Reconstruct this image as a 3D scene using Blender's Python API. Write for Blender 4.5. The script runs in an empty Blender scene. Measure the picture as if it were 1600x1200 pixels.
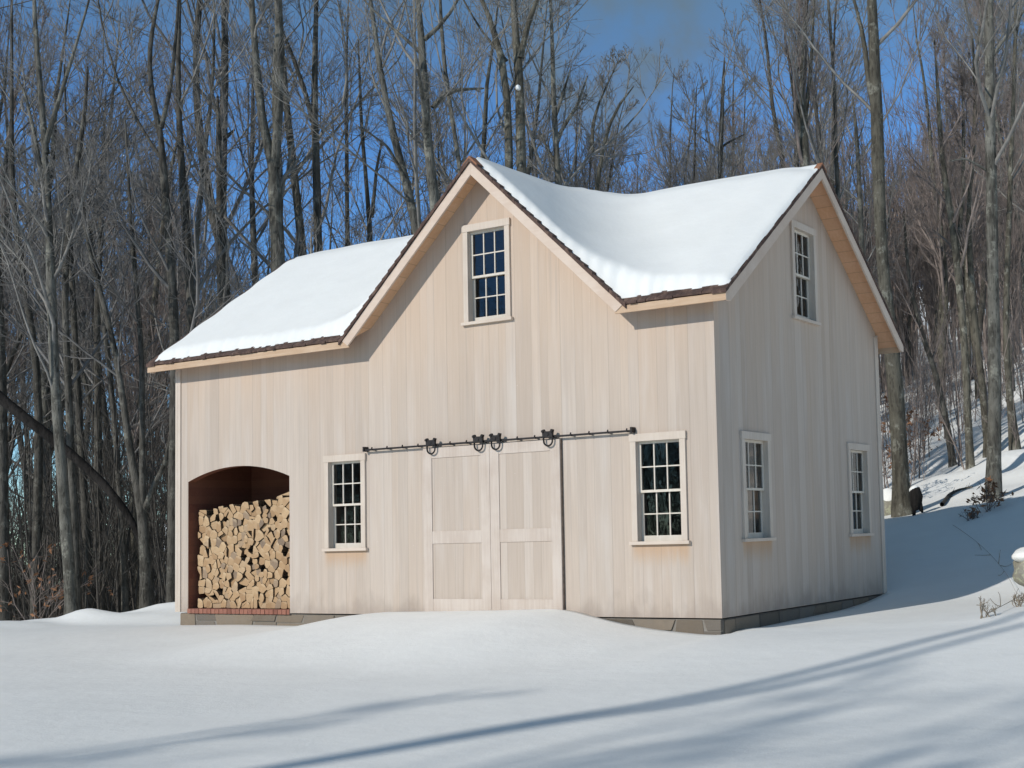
import bpy, math, random
import numpy as np
from mathutils import Vector
from mathutils.geometry import tessellate_polygon

SC = bpy.context.scene
COL = SC.collection
rng = np.random.default_rng(7)
random.seed(7)
R_ = math.radians

# ------------------------------------------------------------------ camera constants
CP = np.array([8.1071, -14.7662, 1.1732])
FPX, PX, PY = 2014.41, 1094.05, 680.6          # in pixels of the 1600x1200 photograph
YAW, PIT, ROL = -.5152, .0717, -.0275
_f = np.array([math.sin(YAW)*math.cos(PIT), math.cos(YAW)*math.cos(PIT), math.sin(PIT)])
_r0 = np.array([math.cos(YAW), -math.sin(YAW), 0.]); _u0 = np.cross(_r0, _f)
CR = _r0*math.cos(ROL)+_u0*math.sin(ROL); CU = -_r0*math.sin(ROL)+_u0*math.cos(ROL); CF = _f
FH = np.array([math.sin(YAW), math.cos(YAW), 0.])

def ray(x, y):
    return CF+CR*(x-PX)/FPX+CU*(PY-y)/FPX
def at_depth(x, y, dist):
    d = ray(x, y); return CP+d*(dist/(d@FH))

# ------------------------------------------------------------------ node helpers
def new_mat(name):
    m = bpy.data.materials.new(name); m.use_nodes = True
    nt = m.node_tree; b = nt.nodes['Principled BSDF']
    return m, nt, b
class N:
    """small wrapper that adds nodes to a tree"""
    def __init__(s, nt): s.nt = nt
    def add(s, t, **kw):
        n = s.nt.nodes.new(t)
        for k, v in kw.items(): setattr(n, k, v)
        return n
    def put(s, sock, v):
        if hasattr(v, 'links') or isinstance(v, bpy.types.NodeSocket): s.nt.links.new(v, sock)
        else: sock.default_value = v
    def math(s, op, a, b=0., c=None):
        n = s.add('ShaderNodeMath', operation=op); s.put(n.inputs[0], a); s.put(n.inputs[1], b)
        if c is not None: s.put(n.inputs[2], c)
        return n.outputs[0]
    def mix(s, f, a, b, blend='MIX'):
        n = s.add('ShaderNodeMix', data_type='RGBA', blend_type=blend)
        s.put(n.inputs[0], f); s.put(n.inputs[6], a); s.put(n.inputs[7], b)
        return n.outputs[2]
    def noise(s, vec, scale, detail=3., rough=.55, dim='3D'):
        n = s.add('ShaderNodeTexNoise', noise_dimensions=dim)
        if vec is not None: s.put(n.inputs['Vector'], vec)
        n.inputs['Scale'].default_value = scale; n.inputs['Detail'].default_value = detail; n.inputs['Roughness'].default_value = rough
        return n.outputs[0]
    def ramp(s, f, *stops):
        n = s.add('ShaderNodeValToRGB'); cr = n.color_ramp
        while len(cr.elements) < len(stops): cr.elements.new(.5)
        for e, (p, c) in zip(cr.elements, stops): e.position = p; e.color = c if len(c) == 4 else (*c, 1)
        s.put(n.inputs[0], f); return n.outputs[0]
    def mr(s, v, a, b, c=0., d=1., smooth=True):
        n = s.add('ShaderNodeMapRange', interpolation_type='SMOOTHSTEP' if smooth else 'LINEAR')
        s.put(n.inputs[0], v); n.inputs[1].default_value = a; n.inputs[2].default_value = b; n.inputs[3].default_value = c; n.inputs[4].default_value = d
        return n.outputs[0]
    def comb(s, x, y, z):
        n = s.add('ShaderNodeCombineXYZ'); s.put(n.inputs[0], x); s.put(n.inputs[1], y); s.put(n.inputs[2], z); return n.outputs[0]
    def obj(s):
        t = s.add('ShaderNodeTexCoord'); sp = s.add('ShaderNodeSeparateXYZ'); s.nt.links.new(t.outputs['Object'], sp.inputs[0])
        return t.outputs['Object'], sp.outputs[0], sp.outputs[1], sp.outputs[2]
    def bump(s, h, strength, dist, bsdf):
        n = s.add('ShaderNodeBump'); n.inputs['Strength'].default_value = strength; n.inputs['Distance'].default_value = dist
        s.put(n.inputs['Height'], h); s.nt.links.new(n.outputs[0], bsdf.inputs['Normal'])
    def rnd(s):
        return s.add('ShaderNodeObjectInfo').outputs['Random']
def c4(r, g, b): return (r, g, b, 1)

# ------------------------------------------------------------------ materials
def siding_mat(name, axis, width=.19, warm=1., stains=(), var=.68):
    m, nt, b = new_mat(name); n = N(nt)
    vec, X, Y, Z = n.obj(); u = X if axis == 'X' else Y
    k = n.math('DIVIDE', u, width)
    wob = n.math('MULTIPLY', n.math('SINE', n.math('MULTIPLY', k, 1.7)), .28)
    k = n.math('ADD', k, wob)
    idx = n.math('FLOOR', k); fr = n.math('FRACT', k)
    wn = n.add('ShaderNodeTexWhiteNoise', noise_dimensions='1D'); n.put(wn.inputs['W'], idx)
    r = wn.outputs['Value']
    base = n.ramp(r, (0., c4(.445, .375, .312)), (.3, c4(.515, .45, .385)), (.55, c4(.495, .41, .335)), (.78, c4(.56, .495, .43)), (1., c4(.49, .395, .31)))
    base = n.mix(var, c4(.53, .448, .375), base)
    off = n.math('MULTIPLY', idx, 3.17)
    g = n.noise(n.comb(n.math('MULTIPLY', u, 38.), off, n.math('MULTIPLY', Z, 1.1)), 1., 4., .6)
    base = n.mix(n.mr(g, .3, .72), n.mix(.17, base, c4(.27, .21, .17)), base)
    bl = n.noise(n.comb(n.math('MULTIPLY', u, 5.), off, n.math('MULTIPLY', Z, .55)), 1., 3., .6)
    base = n.mix(n.math('MULTIPLY', n.mr(bl, .46, .78), .4), base, c4(.59, .545, .50))
    # un-weathered warm wood high on the wall, broken by the streaks of single boards
    st = n.noise(n.comb(n.math('MULTIPLY', idx, .9), 3.1, n.math('MULTIPLY', Z, .35)), 1., 2.)
    zz = n.math('ADD', Z, n.math('MULTIPLY', n.math('SUBTRACT', st, .5), 3.4))
    base = n.mix(n.math('MULTIPLY', n.mr(zz, 2.4, 4.9), .38*warm), base, c4(.62, .455, .315))
    # grey weather streaks running down some boards
    ws = n.noise(n.comb(n.math('MULTIPLY', u, 13.), off, n.math('MULTIPLY', Z, .28)), 1., 4., .65)
    base = n.mix(n.math('MULTIPLY', n.mr(ws, .55, .74), .34), base, c4(.36, .315, .28))
    # splash stains along the foot of the boards
    sp = n.noise(n.comb(n.math('MULTIPLY', u, 4.), 0., n.math('MULTIPLY', Z, 2.)), 1., 4.)
    zl = n.math('ADD', Z, n.math('MULTIPLY', n.math('SUBTRACT', sp, .5), .9))
    base = n.mix(n.math('MULTIPLY', n.mr(zl, .34, -.12), .62), base, c4(.30, .245, .205))
    for (u0, u1, zt) in stains:                                 # rusty runs below the window sills
        mu = n.math('MULTIPLY', n.mr(u, u0-.06, u0+.05), n.mr(u, u1+.06, u1-.05))
        mz = n.math('MULTIPLY', n.mr(n.math('ADD', Z, n.math('MULTIPLY', n.math('SUBTRACT', g, .5), .35)), zt-.33, zt-.03), n.mr(Z, zt+.03, zt))
        base = n.mix(n.math('MULTIPLY', n.math('MULTIPLY', mu, mz), .62), base, c4(.47, .30, .17))
    nail = n.noise(vec, 26., 2., .7)
    base = n.mix(n.math('MULTIPLY', n.mr(nail, .71, .76), .5), base, c4(.70, .66, .62))
    jl = n.math('MINIMUM', fr, n.math('SUBTRACT', 1., fr)); joint = n.mr(jl, .0, .028)
    base = n.mix(joint, n.mix(.26, base, c4(.16, .125, .10)), base)
    n.put(b.inputs['Base Color'], base); b.inputs['Roughness'].default_value = .82; b.inputs['Specular IOR Level'].default_value = .2
    n.bump(n.math('ADD', n.math('MULTIPLY', joint, 1.), n.math('MULTIPLY', g, .3)), .22, .010, b)
    return m
def wood_mat(name, ca, cb, axis='Z', grain=.5, rough=.75, plank=None):
    m, nt, b = new_mat(name); n = N(nt); vec, X, Y, Z = n.obj()
    d = {'X': (1.3, 30, 30), 'Y': (30, 1.3, 30), 'Z': (30, 30, 1.3)}[axis]
    g = n.noise(n.comb(n.math('MULTIPLY', X, d[0]), n.math('MULTIPLY', Y, d[1]), n.math('MULTIPLY', Z, d[2])), 1., 4., .6)
    big = n.noise(vec, 2.2, 3.)
    f = n.math('ADD', n.math('MULTIPLY', g, grain), n.math('MULTIPLY', big, 1-grain))
    col = n.mix(n.mr(f, .3, .7), c4(*ca), c4(*cb))
    if plank:
        ax, w = plank; u = {'X': X, 'Y': Y, 'Z': Z}[ax]
        k = n.math('DIVIDE', u, w); wn = n.add('ShaderNodeTexWhiteNoise', noise_dimensions='1D'); n.put(wn.inputs['W'], n.math('FLOOR', k))
        fr = n.math('FRACT', k); jl = n.math('MINIMUM', fr, n.math('SUBTRACT', 1., fr))
        col = n.mix(n.math('MULTIPLY', wn.outputs['Value'], .6), col, n.mix(.35, c4(*cb), c4(.36, .17, .08)))
        col = n.mix(n.mr(jl, 0., .04), n.mix(.35, col, c4(.08, .05, .035)), col)
    n.put(b.inputs['Base Color'], col); b.inputs['Roughness'].default_value = rough; b.inputs['Specular IOR Level'].default_value = .25
    n.bump(g, .25, .006, b)
    return m
def rock_mat(name, ca, cb, cc, scale=6., lichen=.0, island=0.):
    m, nt, b = new_mat(name); n = N(nt); vec, X, Y, Z = n.obj()
    a = n.noise(vec, scale, 6., .65); q = n.noise(vec, scale*.35, 3.)
    col = n.mix(n.mr(a, .3, .7), c4(*ca), c4(*cb)); col = n.mix(n.mr(q, .4, .65), col, c4(*cc))
    isl = n.add('ShaderNodeNewGeometry').outputs['Random Per Island']
    if island: col = n.mix(island, col, n.ramp(isl, (0., c4(*ca)), (.35, c4(*cb)), (.7, c4(*cc)), (1., c4(*[x*.7 for x in ca]))))
    if lichen: col = n.mix(n.math('MULTIPLY', n.mr(n.noise(vec, scale*2.5, 4.), .52, .6), lichen), col, c4(.42, .44, .30))
    n.put(b.inputs['Base Color'], col); b.inputs['Roughness'].default_value = .9
    n.bump(a, .6, .03, b); return m
def snow_mat(name, tint=(.88, .89, .86), fine=1.):
    m, nt, b = new_mat(name); n = N(nt); vec, X, Y, Z = n.obj()
    a = n.noise(vec, 1.4, 5., .55); f = n.noise(vec, 55., 3., .6); md = n.noise(vec, 7., 4., .6)
    col = n.mix(n.mr(a, .3, .7), c4(*[x*.965 for x in tint]), c4(*tint))
    n.put(b.inputs['Base Color'], col); b.inputs['Roughness'].default_value = .62; b.inputs['Specular IOR Level'].default_value = .25
    n.bump(n.math('ADD', n.math('ADD', n.math('MULTIPLY', a, .8), n.math('MULTIPLY', md, .22*fine)), n.math('MULTIPLY', f, .10*fine)), .4, .055, b)
    return m
def bark_mat(name, dark, mid, pale, lichen=.5, sc=1.):
    m, nt, b = new_mat(name); n = N(nt); vec, X, Y, Z = n.obj()
    v = n.comb(n.math('MULTIPLY', X, 11*sc), n.math('MULTIPLY', Y, 11*sc), n.math('MULTIPLY', Z, 2.2*sc))
    a = n.noise(v, 1., 5., .65); q = n.noise(vec, 1.1*sc, 3., .6); p = n.noise(vec, 3.2*sc, 5., .72)
    col = n.mix(n.mr(a, .32, .66), c4(*dark), c4(*mid))
    col = n.mix(n.math('MULTIPLY', n.mr(q, .42, .66), .7), col, c4(*pale))
    col = n.mix(n.math('MULTIPLY', n.mr(p, .54, .63), lichen), col, c4(.37, .37, .31))
    ck = n.noise(n.comb(n.math('MULTIPLY', X, 14*sc), n.math('MULTIPLY', Y, 14*sc), n.math('MULTIPLY', Z, 3.4*sc)), 1., 4., .7)
    col = n.mix(n.math('MULTIPLY', n.mr(ck, .48, .36), .75), col, c4(*[x*.55 for x in dark]))
    col = n.mix(n.math('MULTIPLY', n.rnd(), .35), col, c4(*dark))
    n.put(b.inputs['Base Color'], col); b.inputs['Roughness'].default_value = .9; b.inputs['Specular IOR Level'].default_value = .15
    n.bump(n.math('ADD', a, ck), .9, .035, b); return m
def plain(name, c, rough=.6, metal=0., var=.25, scale=18.):
    m, nt, b = new_mat(name); n = N(nt); vec, X, Y, Z = n.obj()
    a = n.noise(vec, scale, 4., .6)
    n.put(b.inputs['Base Color'], n.mix(n.mr(a, .3, .7), c4(*[x*(1-var) for x in c]), c4(*[min(1, x*(1+var)) for x in c])))
    b.inputs['Roughness'].default_value = rough; b.inputs['Metallic'].default_value = metal
    n.bump(a, .15, .004, b); return m
def shingle_mat():
    m, nt, b = new_mat('cedar_shingle'); n = N(nt); vec, X, Y, Z = n.obj()
    a = n.noise(n.comb(n.math('MULTIPLY', X, 9.), n.math('MULTIPLY', Y, 5.), n.math('MULTIPLY', Z, 5.)), 1., 5., .7)
    col = n.ramp(a, (.25, c4(.03, .018, .014)), (.5, c4(.075, .042, .032)), (.64, c4(.15, .095, .07)), (.8, c4(.055, .033, .027)))
    n.put(b.inputs['Base Color'], col); b.inputs['Roughness'].default_value = .85; n.bump(a, .6, .02, b); return m
def endgrain_mat():
    m, nt, b = new_mat('cut_log_face'); n = N(nt); vec, X, Y, Z = n.obj()
    a = n.noise(vec, 22., 4., .65); q = n.noise(vec, 6., 3.)
    r = n.rnd()
    col = n.ramp(r, (0., c4(.33, .205, .105)), (.3, c4(.44, .29, .155)), (.6, c4(.40, .265, .145)), (.82, c4(.50, .35, .20)), (.92, c4(.30, .215, .14)), (1., c4(.20, .145, .10)))
    col = n.mix(n.math('MULTIPLY', n.mr(a, .5, .75), .45), col, c4(.30, .20, .11))
    col = n.mix(n.math('MULTIPLY', n.mr(q, .52, .7), .35), col, c4(.70, .55, .36))
    n.put(b.inputs['Base Color'], col); b.inputs['Roughness'].default_value = .85; n.bump(a, .5, .012, b); return m
def glass_mat():
    m = bpy.data.materials.new('window_glass'); m.use_nodes = True; nt = m.node_tree; nt.nodes.clear(); n = N(nt)
    o = n.add('ShaderNodeOutputMaterial'); t = n.add('ShaderNodeBsdfTransparent'); g = n.add('ShaderNodeBsdfGlossy'); mx = n.add('ShaderNodeMixShader')
    t.inputs[0].default_value = c4(.74, .74, .73); g.inputs['Roughness'].default_value = .015; g.inputs[0].default_value = c4(1, 1, 1)
    tc = n.add('ShaderNodeTexCoord'); bp = n.add('ShaderNodeBump'); bp.inputs['Strength'].default_value = .04; bp.inputs['Distance'].default_value = .02
    n.put(bp.inputs['Height'], n.noise(tc.outputs['Object'], 7., 1.)); nt.links.new(bp.outputs[0], g.inputs['Normal'])
    fr = n.add('ShaderNodeFresnel'); fr.inputs[0].default_value = 1.5
    nt.links.new(n.math('MINIMUM', n.math('MULTIPLY', fr.outputs[0], 1.12), 1.), mx.inputs[0])
    nt.links.new(t.outputs[0], mx.inputs[1]); nt.links.new(g.outputs[0], mx.inputs[2]); nt.links.new(mx.outputs[0], o.inputs[0]); return m

WIN_F = [(-1.339, 2.472), (-7.069, 2.472)]      # lower front windows: left edge, top
M = {}
M['front'] = siding_mat('whitewashed_front_boards', 'X', stains=[(a, a+.867, .97) for a, _ in WIN_F])
M['side'] = siding_mat('whitewashed_gable_boards', 'Y', warm=.6, stains=[(.643, 1.51, .97), (4.294, 5.161, .97)])
M['trim'] = wood_mat('pale_trim_wood', (.535, .455, .375), (.615, .54, .46), 'Z')
M['trimx'] = wood_mat('pale_trim_wood_long', (.55, .455, .37), (.65, .56, .47), 'X')
M['barge'] = wood_mat('pale_barge_wood', (.58, .455, .36), (.66, .55, .455), 'X', .3)
M['fascia'] = wood_mat('warm_fascia_wood', (.47, .32, .205), (.58, .43, .30), 'X')
M['sash'] = wood_mat('cream_sash_wood', (.60, .54, .45), (.68, .63, .55), 'Z')
M['doorframe'] = wood_mat('door_frame_wood', (.48, .40, .335), (.585, .515, .45), 'Z', .45)
M['doorpanel'] = siding_mat('door_panel_boards', 'X', width=.2, warm=.0, var=.5)
M['soffit'] = wood_mat('cedar_soffit', (.66, .37, .21), (.76, .47, .30), 'Y', .5, plank=('Y', .19))
M['soffitx'] = wood_mat('cedar_soffit_cross', (.62, .37, .21), (.74, .49, .31), 'X', .5, plank=('X', .19))
M['shingle'] = shingle_mat()
M['redcap'] = wood_mat('red_cedar_cap', (.22, .10, .055), (.34, .17, .10), 'Y')
M['doorshadow'] = plain('door_shadow_brown', (.15, .115, .09), .8)  # brown for the painted shadow line at the door edge
M['iron'] = plain('black_iron', (.028, .025, .024), .55, .6)
M['recess'] = wood_mat('dark_red_shed_boards', (.15, .05, .031), (.22, .083, .052), 'X', .5, plank=('Z', .14))
M['stone'] = rock_mat('foundation_stone', (.125, .10, .072), (.24, .19, .135), (.175, .155, .13), 5., 0., .75)
M['mortar'] = rock_mat('foundation_mortar', (.20, .18, .155), (.27, .25, .22), (.22, .2, .17), 14.)
M['brick'] = rock_mat('red_brick', (.24, .09, .06), (.34, .15, .10), (.28, .12, .085), 16., 0., .6)
M['endgrain'] = endgrain_mat()
M['logside'] = bark_mat('split_log_side', (.075, .05, .032), (.17, .115, .07), (.24, .17, .10), .1, 2.)
M['glass'] = glass_mat()
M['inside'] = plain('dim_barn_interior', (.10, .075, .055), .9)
M['snow'] = snow_mat('field_snow')
M['roofsnow'] = snow_mat('roof_snow', (.80, .815, .79), .5)  # tint darkened against the stronger sun that the roof slopes catch
M['bark'] = bark_mat('grey_bark', (.055, .052, .044), (.165, .16, .135), (.235, .23, .20), .5)
M['barkd'] = bark_mat('dark_bark', (.04, .037, .031), (.115, .108, .092), (.165, .157, .137), .3)
M['barkv'] = bark_mat('mossy_bark', (.055, .05, .04), (.145, .135, .105), (.20, .19, .15), .6)
M['twig'] = plain('bare_twig', (.215, .205, .185), .9, 0., .3, 3.)
M['twigd'] = plain('dark_twig', (.165, .158, .148), .9, 0., .3, 3.)
M['brush'] = plain('shade_toned_brush', (.07, .064, .055), .9, 0., .3, 3.)  # deep shade of the left wood put into the brush colour
M['twigb'] = plain('brown_twig', (.225, .185, .162), .9, 0., .3, 3.)
M['weed'] = plain('dry_stalk', (.24, .20, .15), .9)
M['deadleaf'] = plain('dry_oak_leaf', (.26, .125, .06), .85, 0., .4, 30.)
M['boulder'] = rock_mat('lichen_boulder', (.17, .165, .14), (.30, .295, .25), (.23, .215, .17), 7., .55)
M['blackwood'] = bark_mat('wet_black_wood', (.012, .011, .010), (.03, .027, .025), (.04, .036, .033), .0)

# ------------------------------------------------------------------ mesh helpers
def link(o, parent=None):
    COL.objects.link(o)
    if parent is not None: o.parent = parent
    return o
class MB:
    def __init__(s): s.v = []; s.f = []; s.m = []
    def poly(s, pts, mi=0):
        k = len(s.v); s.v += [tuple(p) for p in pts]; s.f.append(tuple(range(k, k+len(pts)))); s.m.append(mi); return s
    def hexa(s, p, mi=0):                # p: 8 corners, bottom ring then top ring
        k = len(s.v); s.v += [tuple(q) for q in p]
        for q in ((0, 3, 2, 1), (4, 5, 6, 7), (0, 1, 5, 4), (1, 2, 6, 5), (2, 3, 7, 6), (3, 0, 4, 7)):
            s.f.append(tuple(k+i for i in q)); s.m.append(mi)
        return s
    def box(s, x0, x1, y0, y1, z0, z1, mi=0):
        return s.hexa([(x0, y0, z0), (x1, y0, z0), (x1, y1, z0), (x0, y1, z0), (x0, y0, z1), (x1, y0, z1), (x1, y1, z1), (x0, y1, z1)], mi)
    def prism(s, a, b, mi=0, caps=(0, 0)):       # two matching rings of points
        n = len(a); k = len(s.v); s.v += [tuple(p) for p in a]+[tuple(p) for p in b]
        s.f.append(tuple(range(k, k+n))); s.m.append(caps[0]); s.f.append(tuple(range(k+2*n-1, k+n-1, -1))); s.m.append(caps[1])
        for i in range(n):
            j = (i+1) % n; s.f.append((k+i, k+n+i, k+n+j, k+j)); s.m.append(mi)
        return s
    def tube(s, pts, rad, n=8, mi=0):
        pts = [Vector(p) for p in pts]; rad = [rad]*len(pts) if not hasattr(rad, '__len__') else rad
        k = len(s.v); ref = None
        for i, p in enumerate(pts):
            t = (pts[min(i+1, len(pts)-1)]-pts[max(i-1, 0)]).normalized()
            if ref is None: ref = t.orthogonal().normalized()
            u = (ref-t*ref.dot(t)).normalized(); w = t.cross(u); ref = u
            for j in range(n):
                a = 2*math.pi*j/n; s.v.append(tuple(p+(u*math.cos(a)+w*math.sin(a))*rad[i]))
        for i in range(len(pts)-1):
            for j in range(n):
                q = (j+1) % n; s.f.append((k+i*n+j, k+i*n+q, k+(i+1)*n+q, k+(i+1)*n+j)); s.m.append(mi)
        s.f.append(tuple(k+j for j in reversed(range(n)))); s.m.append(mi)
        e = k+(len(pts)-1)*n; s.f.append(tuple(e+j for j in range(n))); s.m.append(mi)
        return s
    def build(s, name, mats, parent=None, smooth=False, bevel=0.):
        me = bpy.data.meshes.new(name); me.from_pydata(s.v, [], s.f)
        for m in (mats if isinstance(mats, (list, tuple)) else [mats]): me.materials.append(m)
        me.polygons.foreach_set('material_index', s.m)
        if smooth: me.polygons.foreach_set('use_smooth', [True]*len(s.f))
        me.update(); o = bpy.data.objects.new(name, me); link(o, parent)
        if bevel:
            b = o.modifiers.new('edge', 'BEVEL'); b.width = bevel; b.segments = 2; b.limit_method = 'ANGLE'
        return o
def np_mesh(name, V, Q, mat, smooth=True):
    me = bpy.data.meshes.new(name); V = np.asarray(V, np.float32); Q = np.asarray(Q, np.int32)
    me.vertices.add(len(V)); me.vertices.foreach_set('co', V.ravel())
    k = Q.shape[1]; me.loops.add(Q.size); me.loops.foreach_set('vertex_index', Q.ravel())
    me.polygons.add(len(Q)); me.polygons.foreach_set('loop_start', np.arange(0, Q.size, k, dtype=np.int32))
    me.update(calc_edges=True)
    if smooth: me.polygons.foreach_set('use_smooth', np.ones(len(Q), bool))
    me.materials.append(mat); return me
def empty(name, loc=(0, 0, 0)):
    o = bpy.data.objects.new(name, None); o.location = loc; o.empty_display_size = .2; COL.objects.link(o); return o
def tag(o, label=None, cat=None, group=None, kind=None):
    if label: o['label'] = label
    if cat: o['category'] = cat
    if group: o['group'] = group
    if kind: o['kind'] = kind
    return o
def sstep(t, a, b):
    t = np.clip((t-a)/(b-a), 0, 1); return t*t*(3-2*t)
def softplus(x, k=1.): return np.logaddexp(0, np.asarray(x)/k)*k

_ph = rng.uniform(0, 6.28, (40, 3)); _dr = rng.normal(size=(40, 2)); _dr /= np.linalg.norm(_dr, axis=1)[:, None]
def wavy(x, y, wl, n=9, seed=0):
    s = 0
    for i in range(n):
        j = (i+seed*7) % 40; k = 6.28/(wl*(.55+.1*i)); s = s+np.sin((x*_dr[j, 0]+y*_dr[j, 1])*k+_ph[j, 0]+1.3*np.sin((x*_dr[j, 1]-y*_dr[j, 0])*k*.37+_ph[j, 1]))
    return s/n

# ------------------------------------------------------------------ barn dimensions
W, D = 10.53, 5.70
XA, CS, CZ = -3.773, .927, 6.62              # cross gable ridge: x, slope, ridge height
MS, MZ, YR = .7405, 6.60, 2.85               # main roof slope, ridge height, ridge y
EO, RO = .337, .372                          # eave and verge overhang
def zmain(y): return MZ-MS*abs(y-YR)
def zcross(x): return CZ-CS*abs(x-XA)
HE = 4.085

# ------------------------------------------------------------------ terrain
_wx = np.array([-30, -14, -10.5, -9, -7.25, -6.5, -5.86, -5, -3.5, -2.62, -2.3, -1.95, -1.5, -1, -.3, .05, .3, 8])
_wz = np.array([-.24, -.23, -.225, -.195, -.2, -.085, .04, .055, .085, .112, .075, -.005, -.09, -.16, -.215, -.22, -.17, -.15])
_fx = np.linspace(-30, 8, 1500); _fz = np.interp(_fx, _wx, _wz); _k = np.hanning(19); _k /= _k.sum()
_fz = np.convolve(np.pad(_fz, 9, 'edge'), _k, 'valid')
def terrain(x, y):
    x = np.asarray(x, float); y = np.asarray(y, float)
    zw = np.interp(x, _fx, _fz)
    front = -.30+.012*np.clip(y, -40, 0)*.9+0*x
    amp = np.interp(x, [-40, -14, -4, 2, 8, 20], [.1, .38, .85, 1.2, 1.75, 2.6])
    side = -.15-.055*np.exp(-(np.abs(x)/.9)**2)*sstep(y, .2, 1.)*(1-sstep(y, 3.5, 5.5))+.012*np.clip(y, 0, 8)+sstep(y, 4.5, 12.6)*(amp+.1)
    f = sstep(y, -4.2, -.5)*(1-sstep(np.abs(x+4), 6.2, 9.)*.35)
    zf = front*(1-f)+zw*f
    mix = sstep(y, -.05, .9)
    z = zf*(1-mix)+side*mix
    # sheltered hollow along the gable wall
    z = z+.30*np.exp(-((x-5.0)/2.0)**2-((y-1.5)/3.2)**2)
    # ploughed snow bank at the edge of the left wood
    q = (x+15.2)*-.82+(y-.2)*.57
    z = z+.19*np.exp(-((q+.8)/.6)**2)*(.5+.8*wavy(x, y, 1.9, 6, 2))*sstep(-x, 10.5, 12.5)*(1-sstep(y, 5, 9))
    z = z+.35*np.exp(-((x+12.1)/.8)**2-((y-2.6)/1.1)**2)
    g = x*.55+y*.83
    low = 1-sstep(g, 5., 13.)
    z = z-.15*softplus(q-.6, .8)*low*(1-sstep(q, 60, 160)*.6)
    z = z+np.minimum(.34*softplus(g-9.5, 1.6), 60)*(1-.0)
    away = sstep(np.hypot(x+4, y-3), 7, 16)
    z = z+.035*wavy(x, y, 3.4, 9, 1)*sstep(-y, .3, 3.)*.6+.05*wavy(x, y, 7., 9, 3)*sstep(-y, 1, 5)
    z = z+.22*wavy(x, y, 6., 9, 2)*sstep(y, 12, 18)*away+.17*wavy(x, y, 2.6, 9, 0)*sstep(y, 8, 11)*away
    return z
def axis_pts(a, b, st, lo, hi):
    core = np.arange(a, b+1e-6, st); out = [core]; d = st; p = core[-1]; up = []
    while p < hi: d *= 1.11; p += d; up.append(p)
    d = st; p = core[0]; dn = []
    while p > lo: d *= 1.11; p -= d; dn.append(p)
    return np.array(dn[::-1]+list(core)+up)
gx = axis_pts(-19, 9, .14, -420, 330); gy = axis_pts(-14, 19, .14, -200, 480)
GX, GY = np.meshgrid(gx, gy); GZ = terrain(GX, GY)
inside = (GX > -W+.08) & (GX < -.08) & (GY > .12) & (GY < D-.08)
GZ = np.where(inside, np.minimum(GZ, -.28), GZ)
nx, ny = len(gx), len(gy); ii = (np.arange(ny-1)[:, None]*nx+np.arange(nx-1)[None, :]).ravel()
gm = np_mesh('snow_ground', np.stack([GX, GY, GZ], -1).reshape(-1, 3), np.stack([ii, ii+1, ii+1+nx, ii+nx], 1), M['snow'])
tag(link(bpy.data.objects.new('snow_ground', gm)), 'snow covered ground around the barn and up the wooded hill', None, None, 'structure')
def tz(x, y): return float(terrain(np.array([x]), np.array([y]))[0])

# ------------------------------------------------------------------ barn
barn = empty('barn')
tag(barn, 'whitewashed wooden barn with snowy gabled roof and sliding double doors', 'barn')
TH = .15
def wall(name, mats, outline, back_outline, holes, fmap, reveal=None, parent=barn):
    """front and back skins with real openings; fmap(u, depth_inward, z) -> point; reveal: material index of each hole's jambs"""
    mb = MB()
    for lay, outl in ((0., outline), (TH, back_outline)):
        loops = [outl]+[h for h in holes]
        vecs = [[Vector((u, z, 0)) for u, z in lp] for lp in loops]; flat = [q for lp in loops for q in lp]
        k = len(mb.v); mb.v += [tuple(fmap(u, lay, z)) for u, z in flat]
        for t in tessellate_polygon(vecs):
            mb.f.append(tuple(k+i for i in t)); mb.m.append(0 if lay == 0 else 1)
    for hi, h in enumerate(holes):
        for i in range(len(h)):
            a, b = h[i], h[(i+1) % len(h)]
            mb.poly([fmap(a[0], 0, a[1]), fmap(b[0], 0, b[1]), fmap(b[0], TH, b[1]), fmap(a[0], TH, a[1])], (reveal or [0]*9)[hi])
    return mb.build(name, mats, parent)
fm_front = lambda u, d, z: (u, d, z)
fm_side = lambda u, d, z: (-d, u, z)
fm_back = lambda u, d, z: (u, D-d, z)
fm_left = lambda u, d, z: (-W+d, u, z)

WW, WH, CW, HC, SL = .867, 1.5, .09, .105, .045
def wopen(u0, zt): return (u0+CW, u0+WW-CW, zt-WH+SL, zt-HC)
def rect(r): return [(r[0], r[2]), (r[1], r[2]), (r[1], r[3]), (r[0], r[3])]
front_wins = WIN_F+[(-4.201, 5.7525)]
side_wins = [(.643, 2.472), (4.294, 2.472), (2.439, 5.736)]
OX0, OX1, OSP, OCR = -10.28, -7.865, 2.195, 2.41
arch = [(OX0, .0), (OX1, .0)]
hw = (OX1-OX0)/2; sag = OCR-OSP; Rr = (hw*hw+sag*sag)/(2*sag)
for i in range(17):
    x = OX1-(OX1-OX0)*i/16; arch.append((x, OCR-Rr+math.sqrt(max(0, Rr*Rr-(x-(OX0+OX1)/2)**2))))
drop = .085
xl, xr = XA-(CZ-zmain(0))/CS, XA+(CZ-zmain(0))/CS
zt0 = zmain(0)-drop
front_out = [(-W, 0), (0, 0), (0, zt0), (xr, zt0), (XA, CZ-drop), (xl, zt0), (-W, zt0)]
front_in = [(-W+TH, 0), (-TH, 0), (-TH, zt0), (xr, zt0), (XA, CZ-drop), (xl, zt0), (-W+TH, zt0)]
wall('front_wall', [M['front'], M['inside'], M['recess'], M['trim']], front_out, front_in,
     [rect(wopen(*w)) for w in front_wins]+[arch], fm_front, [3, 3, 3, 2])
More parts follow.
